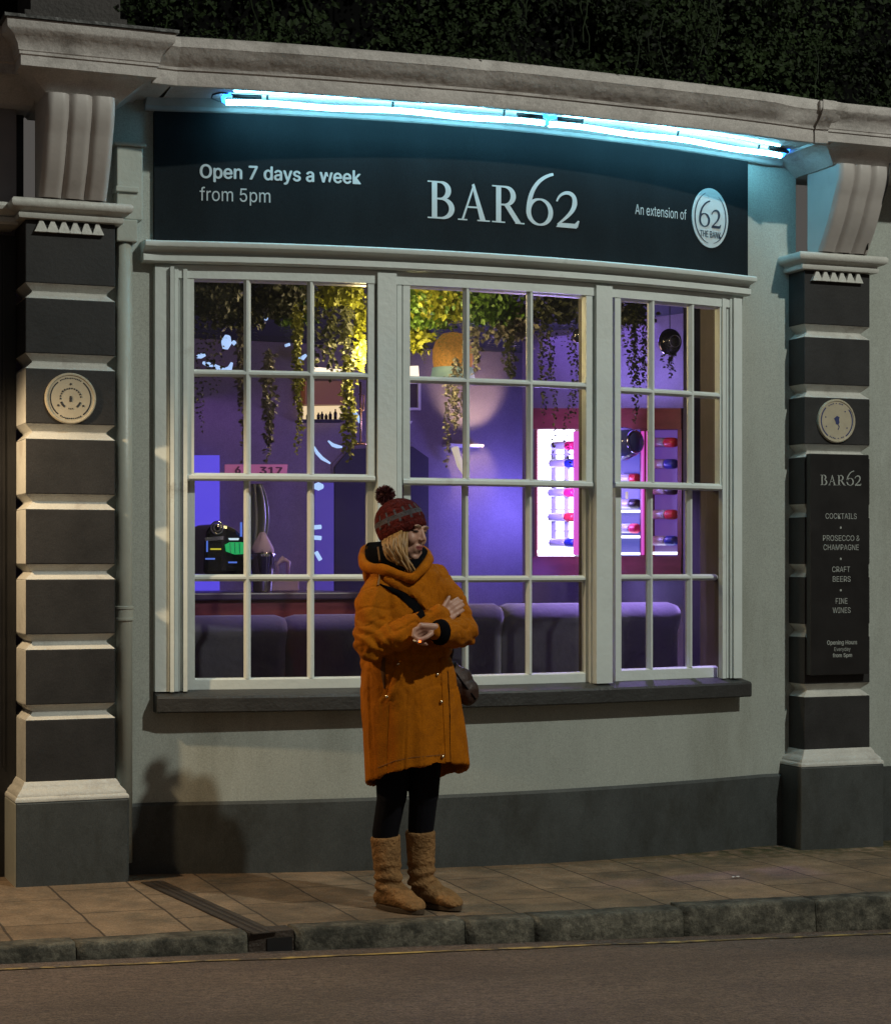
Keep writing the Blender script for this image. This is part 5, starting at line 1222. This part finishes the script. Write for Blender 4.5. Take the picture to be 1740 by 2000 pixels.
# ---- leggings and boots
lg_ = MB()
for hip, knee, ca_, ank in (((-0.065, -0.03, 0.82), (-0.074, -0.03, 0.47), (-0.102, -0.073, 0.31), (-0.090, -0.080, 0.17)), ((0.065, -0.09, 0.82), (0.056, -0.085, 0.47), (0.044, -0.123, 0.325), (0.045, -0.135, 0.17))):
    cap([hip, knee, ca_, ank], [0.090, 0.064, 0.055, 0.045], lg_)
lgo = lg_.build('leggings', M['legging'], wm); remesh(lgo, 0.006, 3)
def boot(shaft_top, ankle, heel, toe, name='boot'):
    m_ = MB(); st, an, he, to = map(lambda p: V3(*p), (shaft_top, ankle, heel, toe)); fd = (to - he); fd.z = 0; fl = fd.length; fd.normalize()
    m_.tube([Q(*st), Q(*(st * 0.97 + an * 0.03 + V3(0, 0, 0.0))), Q(*(st * .6 + an * .4)), Q(*(st * .25 + an * .75)), Q(*an)], [0.060, 0.0635, 0.060, 0.056, 0.057], 20)
    lat = V3(fd.y, -fd.x, 0)
    R = []
    for u, w_, h_ in ((0.0, 0.020, 0.03), (0.04, 0.040, 0.075), (0.16, 0.050, 0.115), (0.34, 0.054, 0.118), (0.50, 0.055, 0.098), (0.66, 0.056, 0.078), (0.80, 0.054, 0.064), (0.92, 0.043, 0.050), (0.98, 0.026, 0.035), (1.0, 0.010, 0.02)):
        c = he + fd * (fl * u); row = []
        for k_ in range(18):
            t = 2 * pi * k_ / 18; y = cos(t); z = sin(t)
            zz = (z * 0.5 + 0.5); zz = zz ** 0.8
            yy = math.copysign(abs(y) ** 0.7, y)
            row.append(Q(*(c + lat * (w_ * yy) + V3(0, 0, max(0.014, h_ * zz)))))
        R.append(row)
    m_.loft(R)
    bo = m_.build(name, M['boot'], wm); remesh(bo, 0.006, 5)
    NB = [v.normal.copy() for v in bo.data.vertices]
    for v in bo.data.vertices:     # soft creases round the ankle
        z = v.co.z - B0.z; k_ = max(0, 1 - abs(z - 0.12) / 0.09)
        v.co += NB[v.index] * (0.004 * noise.noise(v.co * 18) + k_ * 0.006 * sin(z * 150 + noise.noise(v.co * 9) * 4))
    so = MB(); R = []
    for zz, e in ((0.0, 0.0), (0.015, 0.002), (0.018, -0.004)):
        row = []
        for k_ in range(28):
            t = 2 * pi * k_ / 28; u = 0.5 - 0.5 * cos(t); wv = 0.053 * (sin(pi * min(1, max(0, u))) ** 0.45) * (0.92 + 0.1 * u)
            row.append(Q(*(he + fd * (-0.006 + (fl + 0.010) * u) + lat * (math.copysign(1, sin(t)) * wv * (1 + e * 6)) + V3(0, 0, zz))))
        R.append(row)
    so.loft(R); so.build('sole', M['boot_sole'], bo)
boot((-0.102, -0.075, 0.300), (-0.086, -0.080, 0.09), (-0.132, -0.135, 0.0), (0.052, 0.050, 0.0))
boot((0.044, -0.125, 0.315), (0.046, -0.140, 0.09), (0.010, -0.200, 0.0), (0.205, -0.030, 0.0))

# ---- coat
ct_ = MB()
def cring(z, ca, cb, wl, wd, dz=None, n=40, k_=0.82):
    r = []
    for i in range(n):
        t = 2 * pi * i / n; x = math.copysign(abs(cos(t)) ** k_, cos(t)) * wl; y = math.copysign(abs(sin(t)) ** k_, sin(t)) * wd
        p = LT * x + FW * y
        r.append(Q(ca + p.x, cb + p.y, z + (dz(sin(t)) if dz else 0)))
    return r
hem = lambda s_: 0.060 * s_
fade = lambda k_: (lambda s_: 0.060 * s_ * k_)
R = [cring(0.80, 0.02, -0.03, 0.10, 0.08), cring(0.78, 0.02, -0.03, 0.17, 0.125), cring(0.62, 0.03, -0.02, 0.203, 0.150, hem), cring(0.556, 0.033, -0.02, 0.206, 0.155, hem),
     cring(0.553, 0.034, -0.02, 0.222, 0.170, hem), cring(0.66, 0.026, -0.02, 0.219, 0.168, fade(.7)), cring(0.80, 0.012, -0.015, 0.213, 0.164, fade(.2)), cring(0.92, 0.0, -0.01, 0.205, 0.158), cring(1.02, -0.010, -0.005, 0.196, 0.152), cring(1.10, -0.014, 0.0, 0.190, 0.148),
     cring(1.20, -0.010, 0, 0.192, 0.145), cring(1.30, -0.006, -0.01, 0.190, 0.132), cring(1.36, -0.004, -0.015, 0.170, 0.115), cring(1.405, -0.004, -0.02, 0.120, 0.095), cring(1.43, -0.005, -0.02, 0.08, 0.08), cring(1.44, -0.005, -0.02, 0.04, 0.05)]
ct_.loft(R)
cap([(-0.100, 0.050, 1.350), (-0.142, 0.120, 1.25), (-0.148, 0.190, 1.10)], [0.076, 0.077, 0.072], ct_)
cap([(-0.148, 0.19, 1.10), (-0.03, 0.205, 1.140), (0.122, 0.158, 1.208)], [0.070, 0.064, 0.050], ct_)
cap([(0.095, -0.075, 1.350), (0.162, -0.03, 1.26), (0.215, 0.025, 1.15)], [0.075, 0.072, 0.065], ct_)
cap([(0.215, 0.025, 1.15), (0.178, 0.150, 1.140), (0.128, 0.242, 1.150)], [0.065, 0.061, 0.051], ct_)
coat = ct_.build('parka', M['coat'], wm); remesh(coat, 0.0055, 6)
R3i = Matrix((tuple(RV), tuple(-FV), (0, 0, 1)))
NB = [v.normal.copy() for v in coat.data.vertices]
for v in coat.data.vertices:
    q = R3i @ (v.co - B0); a, b, z = q
    low = max(0, min(1, (1.05 - z) / 0.3)); th = math.atan2(q.dot(FW), q.dot(LT))
    d = 0.0
    d += low * (0.015 * noise.noise(Vector((th * 2.4, z * 1.3, 3))) + 0.004 * noise.noise(Vector((th * 6, z * 2.5, 9))))
    up = 1 - low
    d += up * (0.013 * noise.noise(Vector((a * 11 + z * 6, b * 9, z * 9 - a * 5))) + 0.005 * noise.noise(Vector((a * 26 + z * 14, b * 22, z * 24 - a * 10))))
    # sharp valley creases in the cloth
    n1 = noise.noise(Vector((a * 7 + z * 5, b * 7, z * 8 - a * 6))) ; d -= up * 0.0055 * max(0, 1 - abs(n1) / 0.09)
    n2 = noise.noise(Vector((a * 15 - z * 6, b * 13 + 4, z * 13 + a * 7))); d -= up * 0.0028 * max(0, 1 - abs(n2) / 0.10)
    n3 = noise.noise(Vector((th * 2.6 + 8, z * 1.7 + a * 2, 5))); d -= low * 0.004 * max(0, 1 - abs(n3) / 0.08)
    # creases gathering at the two elbows and along the waist cord
    for e in ((-0.148, 0.19, 1.10), (0.215, 0.025, 1.15)):
        r = (q - Vector(e)).length; k_ = max(0, 1 - r / 0.15)
        d += k_ * 0.009 * sin((a * 0.6 + z * 1.0) * 120 + 3 * noise.noise(q * 12))
    d -= 0.006 * math.exp(-((z - 1.035 - 0.02 * a) / 0.012) ** 2) * (1 if b < 0.22 else 0)
    v.co += NB[v.index] * d
coat.data.update()
BV = BVHTree.FromPolygons([v.co for v in coat.data.vertices], [list(p.vertices) for p in coat.data.polygons])
def onc(x, y):
    d = ray(x, y).normalized(); h = BV.ray_cast(CAM, d)
    return (h[0], h[1]) if h[0] is not None else (PD(x, y, D0 - .15), -d)
def ribbon(name, pts, widths, mt, th=0.004, parent=coat, sub=5, lift=0.001):
    """cloth strip following the coat: pts in photograph pixels, sewn onto the coat's surface"""
    P_ = []
    for (p, w0), (q, w1) in zip(zip(pts[:-1], widths[:-1]), zip(pts[1:], widths[1:])):
        for i in range(sub): u = i / sub; P_.append(((p[0] + (q[0] - p[0]) * u, p[1] + (q[1] - p[1]) * u), w0 + (w1 - w0) * u))
    P_.append((pts[-1], widths[-1])); R = []
    for i, ((x, y), w_) in enumerate(P_):
        a = P_[max(i - 1, 0)][0]; b = P_[min(i + 1, len(P_) - 1)][0]; dx, dy = b[0] - a[0], b[1] - a[1]; l_ = sqrt(dx * dx + dy * dy) or 1; nx, ny = -dy / l_, dx / l_
        row_o = []; row_i = []
        for k_ in (-1, -0.5, 0, 0.5, 1):
            p, n = onc(x + nx * w_ / 2 * k_, y + ny * w_ / 2 * k_); row_o.append(p + n * (th if abs(k_) < 1 else th * .4) + n * lift); row_i.append(p - n * 0.004)
        R.append(row_o + row_i[::-1])
    m_ = MB(); m_.loft(R); o = m_.build(name, mt, parent, smooth=False, auto=50); return o
def button(x, y, r=0.0065):
    p, n = onc(x, y); u_ = n.orthogonal().normalized(); w_ = n.cross(u_); m_ = MB()
    m_.loft([[p + n * h_ + (u_ * cos(q * pi / 6) + w_ * sin(q * pi / 6)) * rr for q in range(12)] for h_, rr in ((-0.002, r), (0.008, r), (0.0105, r * .7))]); m_.build('snap_button', M['snap'], coat, smooth=True)
ribbon('pocket_flap', [(785, 1293), (779, 1315), (768, 1345), (759, 1366)], [10, 17, 17, 9], M['coat'], 0.007)
ribbon('pocket_shadow_fold', [(750, 1285), (748, 1310), (751, 1345)], [6, 9, 3], mat('pocket_shade', (0.10, 0.035, 0.003), 0.9), 0.002)  # strip in a darker coat colour, the pocket's shade put in as cloth
for x, y in ((778, 1298), (757, 1361), (853, 1318), (861, 1371), (864, 1478)): button(x, y)
ribbon('front_placket', [(866, 1285), (869, 1330), (872, 1390), (875, 1450), (876, 1488)], [13, 14, 14, 14, 13], M['coat'], 0.005)
ribbon('placket_edge', [(872, 1310), (875, 1360), (877, 1410), (878, 1460), (878, 1488)], [2.2, 2.2, 2.4, 2.4, 2.4], M['lining'], 0.006)
ribbon('hem_seam', [(738, 1500), (770, 1487), (805, 1480), (840, 1477), (870, 1474)], [2, 2, 2, 2, 2], mat('seam_shadow', (0.2, 0.065, 0.005), 0.9), 0.0005)
ribbon('storm_flap', [(752, 1128), (775, 1140), (800, 1152), (822, 1170), (833, 1195)], [14, 18, 19, 17, 8], M['coat'], 0.013)
ribbon('flap_lining', [(742, 1142), (765, 1152), (790, 1165), (812, 1184), (826, 1206)], [2, 8, 17, 20, 11], M['lining'], 0.005)
ribbon('drawcord', [(738, 1068), (742, 1100), (741, 1130), (738, 1144)], [3, 3, 3.4, 4], M['cord'], 0.006)
# dark knitted cuff at the left wrist
m_ = MB(); m_.tube([Q(0.127, 0.246, 1.150), Q(0.117, 0.258, 1.151), Q(0.106, 0.268, 1.153)], [0.053, 0.050, 0.040], 18); m_.build('cuff', M['lining'], coat, smooth=True)

# ---- hood lying open round the neck
hd = MB()
HP = [(-0.125, -0.115, 1.475), (-0.178, -0.050, 1.470), (-0.180, 0.040, 1.415), (-0.115, 0.112, 1.398), (-0.050, 0.138, 1.380), (0.012, 0.146, 1.365), (0.050, 0.118, 1.395), (0.075, 0.060, 1.430), (0.068, -0.02, 1.450), (0.03, -0.10, 1.470), (-0.05, -0.14, 1.485)]
HRd = [.030, .027, .026, .024, .020, .020, .020, .022, .028, .036, .042]
def crom(P, n=5):
    out = []; m = len(P)
    for i in range(m):
        p0, p1, p2, p3 = [Vector(P[(i + k_) % m]) for k_ in (-1, 0, 1, 2)]
        for j in range(n):
            t = j / n; out.append(0.5 * ((2 * p1) + (-p0 + p2) * t + (2 * p0 - 5 * p1 + 4 * p2 - p3) * t * t + (-p0 + 3 * p1 - 3 * p2 + p3) * t ** 3))
    return out
hpt = crom(HP); hr = [Vector((r, 0, 0)) for r in HRd]; hrd = [v.x for v in crom([(r, 0, 0) for r in HRd])]
hd.tube([Q(*p) for p in hpt], hrd, 14, loop=True)
# the cape of the hood spreading over the shoulders
hR = []
for s_, dz, sc in ((0, 0.0, 1.0), (1, -0.04, 1.05), (2, -0.075, 1.04), (3, -0.09, 0.7)):
    hR.append([Q(-0.04 + (p.x + 0.04) * sc, p.y * sc, p.z + dz * (1.0 if p.y < 0.05 else 0.3)) for p in hpt])
hd.loft(hR)
hood = hd.build('hood', M['coat'], wm); remesh(hood, 0.006, 6)
NB = [v.normal.copy() for v in hood.data.vertices]
for v in hood.data.vertices:
    q = R3i @ (v.co - B0); v.co += NB[v.index] * (0.007 * noise.noise(q * 13) + 0.003 * noise.noise(q * 30))
lm = MB(); ctr = Vector((-0.03, -0.02, 1.36)); R = []
for s_, dz in ((1.07, 0.030), (0.95, 0.016), (0.76, -0.005), (0.35, -0.02)):
    R.append([Q(*(ctr + Vector(((p.x - ctr.x) * (s_ - 0.09), (p.y - ctr.y) * (s_ - 0.09), (p.z - ctr.z) * (0.45 + .55 * s_) + dz)))) for p in hpt])
lm.loft(R); lm.build('hood_lining', M['lining'], hood, smooth=True)
# dark scarf filling the neck
m_ = MB(); m_.tube([Q(-0.01, -0.01, 1.34), Q(-0.005, 0.0, 1.40), Q(0.0, 0.01, 1.445)], [0.085, 0.078, 0.062], 20); m_.build('scarf', M['lining'], wm, smooth=True)

# ---- hair
hm_ = MB(); rh = random.Random(3)
for i in range(85):
    u = rh.random()
    x0 = 752 + 46 * u; y0 = 1064 - 24 * u
    p0 = Vector(((x0 - 800) / 479, 0.065 + 0.030 * sin(pi * u) + rh.uniform(-.012, .012), (1785 - y0) / 479 + 0.012))
    x1 = 772 + 38 * u + rh.uniform(-5, 5); y1 = 1092 + 34 * u ** 0.7 + rh.uniform(-10, 8)
    p3 = Vector(((x1 - 800) / 479, 0.100 + 0.03 * u + rh.uniform(-.02, .02), (1785 - y1) / 479))
    ph = rh.uniform(0, 6); pts = []
    for k_ in range(9):
        t = k_ / 8; p = p0.lerp(p3, t); bow_ = sin(pi * t)
        p += Vector((-0.018 * bow_ + 0.010 * sin(t * 8 + ph) * t, 0.022 * bow_ + 0.005 * cos(t * 7 + ph), 0)); pts.append(Q(*p))
    hm_.tube(pts, [q * rh.uniform(.45, 1) for q in (0.007, 0.0085, 0.009, 0.009, 0.0085, 0.008, 0.007, 0.005, 0.002)], 6)
for i in range(16):
    t0 = rh.random(); p0 = H(0.066 + rh.uniform(-.004, .006), 0.03 - 0.05 * t0, 0.035); p1 = H(0.070 + rh.uniform(-.01, .01), 0.045 - 0.05 * t0, -0.05); p2 = H(0.055, 0.05 - 0.04 * t0, -0.115 + rh.uniform(-.03, .01))
    hm_.tube(bez([p0, p1, p2], 6), [.007, .008, .008, .007, .006, .005, .002], 6)
hm_.build('hair', M['hair'], wm, smooth=True)

# ---- bobble hat
tip = Vector(((765 - 800) / 479, 0.0, (1785 - 984) / 479)); brc = Vector(((789 - 800) / 479, 0.012, (1785 - 1046) / 479))
hax = (tip - brc); hl = hax.length; hax.normalize(); ux = (Vector((1, 0, 0)) - hax * hax.x).normalized(); uy = hax.cross(ux)
MH = (Matrix((tuple(RV), tuple(-FV), (0, 0, 1))).transposed()) @ Matrix((tuple(ux), tuple(uy), tuple(hax))).transposed()
prof = [(0.088, -0.005), (0.096, 0.0), (0.101, 0.012), (0.1025, 0.028), (0.102, 0.0285), (0.1035, 0.042), (0.103, 0.056), (0.102, 0.0565), (0.101, 0.070), (0.0985, 0.076), (0.098, 0.0765), (0.090, 0.098), (0.076, 0.118), (0.055, 0.134), (0.030, 0.145), (0.006, 0.149)]
hb = MB(); c0 = Q(*brc); rings = []
for r, h_ in prof: rings.append([c0 + MH @ Vector((r * (1 + 0.012 * cos(q * 2 * pi / 64 * 32)) * cos(q * 2 * pi / 64), r * 0.97 * sin(q * 2 * pi / 64), h_)) for q in range(64)])
hb.loft(rings); hat = hb.build('bobble_hat', [M['knit_red'], M['knit_grey']], wm, smooth=True)
MHi = MH.inverted()
for p in hat.data.polygons:
    h_ = (MHi @ (p.center - c0)).z
    if 0.055 < h_ < 0.074 or 0.0285 > h_ > 0.0275 or (0.042 < h_ < 0.055 and p.index % 5 == 0) or (0.0766 < h_ < 0.098 and p.index % 4 == 0): p.material_index = 1
pm_ = MB(); rp = random.Random(8); pc = Q((752 - 800) / 479, -0.01, (1785 - 970) / 479)
pm_.ell(pc, (0.028, 0.028, 0.028))
for i in range(900):
    d = Vector((rp.gauss(0, 1), rp.gauss(0, 1), rp.gauss(0, 1))).normalized(); t = d.orthogonal().normalized(); t = Matrix.Rotation(rp.uniform(0, 6.28), 3, d) @ t; L_ = rp.uniform(0.036, 0.045)
    a = pc + d * 0.02; b = pc + (d + t * 0.15).normalized() * L_; pm_.add([a - t * 0.0025, a + t * 0.0025, b + t * 0.0015, b - t * 0.0015], [(0, 1, 2, 3)])
pm_.build('pom_pom', mat('dark_red_yarn', (0.085, 0.016, 0.018), 0.95, var=0.5, vscale=40), hat)
adopt(wm)

# ---- cigarette in her hand, bag at her hip
cg = thing('cigarette', Q(0.045, 0.31, 1.12), 'lit cigarette with glowing orange tip between the fingers of the woman', 'cigarette')
a = Q(0.062, 0.322, 1.146); b = Q(0.050, 0.342, 1.133)
m_ = MB(); m_.tube([Q(0.022, 0.300, 1.120), Q(0.044, 0.328, 1.117)], 0.0038, 8); m_.build('paper', mat('cigarette_paper', (0.7, 0.68, 0.62), 0.8), cg, smooth=True)
m_ = MB(); m_.capsule(Q(0.0445, 0.3285, 1.117), Q(0.047, 0.332, 1.117), 0.0042, 0.0044, n=10); m_.build('glowing_tip', emat('ember', (1.0, 0.16, 0.02), 3.0), cg, smooth=True); adopt(cg)
bg_ = MB()
bg_.ell(Q(0.185, -0.075, 0.925), (0.085, 0.060, 0.078), R3i.transposed() @ Matrix.Rotation(radians(30), 3, 'Y')); bg_.ell(Q(0.235, -0.065, 0.895), (0.050, 0.052, 0.060)); bg_.ell(Q(0.165, -0.075, 0.985), (0.042, 0.045, 0.040))
hbag = thing('handbag', Q(0.19, -0.07, 0.85), 'slouchy dark brown leather handbag hanging at the hip of the woman', 'handbag')
bo = bg_.build('bag_body', M['leather'], hbag); remesh(bo, 0.005, 6)
NB = [v.normal.copy() for v in bo.data.vertices]
for v in bo.data.vertices:
    q = R3i @ (v.co - B0); v.co += NB[v.index] * (0.006 * noise.noise(Vector((q.x * 16 - q.z * 20, q.y * 14, q.z * 6))) + 0.002 * noise.noise(q * 40))
BVb = BVHTree.FromPolygons([v.co for v in bo.data.vertices], [list(p.vertices) for p in bo.data.polygons])
pts = []
for x, y in ((884, 1310), (892, 1318), (902, 1332), (912, 1345), (922, 1357), (928, 1366)):
    d = ray(x, y).normalized(); h = BVb.ray_cast(CAM, d)
    if h[0] is not None: pts.append(h[0] + h[1] * 0.001)
if len(pts) > 2: m_ = MB(); m_.tube(pts, 0.0035, 6); m_.build('zip', M['lining'], hbag, smooth=True)
m_ = MB(); m_.tube([Q(0.160, -0.075, 1.01), Q(0.172, -0.085, 1.055), Q(0.165, -0.115, 1.12), Q(0.13, -0.155, 1.25), Q(0.09, -0.15, 1.36), Q(0.06, -0.11, 1.41)], [0.010, 0.010, 0.009, 0.009, 0.009, 0.008], 8); m_.build('strap', M['leather'], hbag, smooth=True)
adopt(hbag)
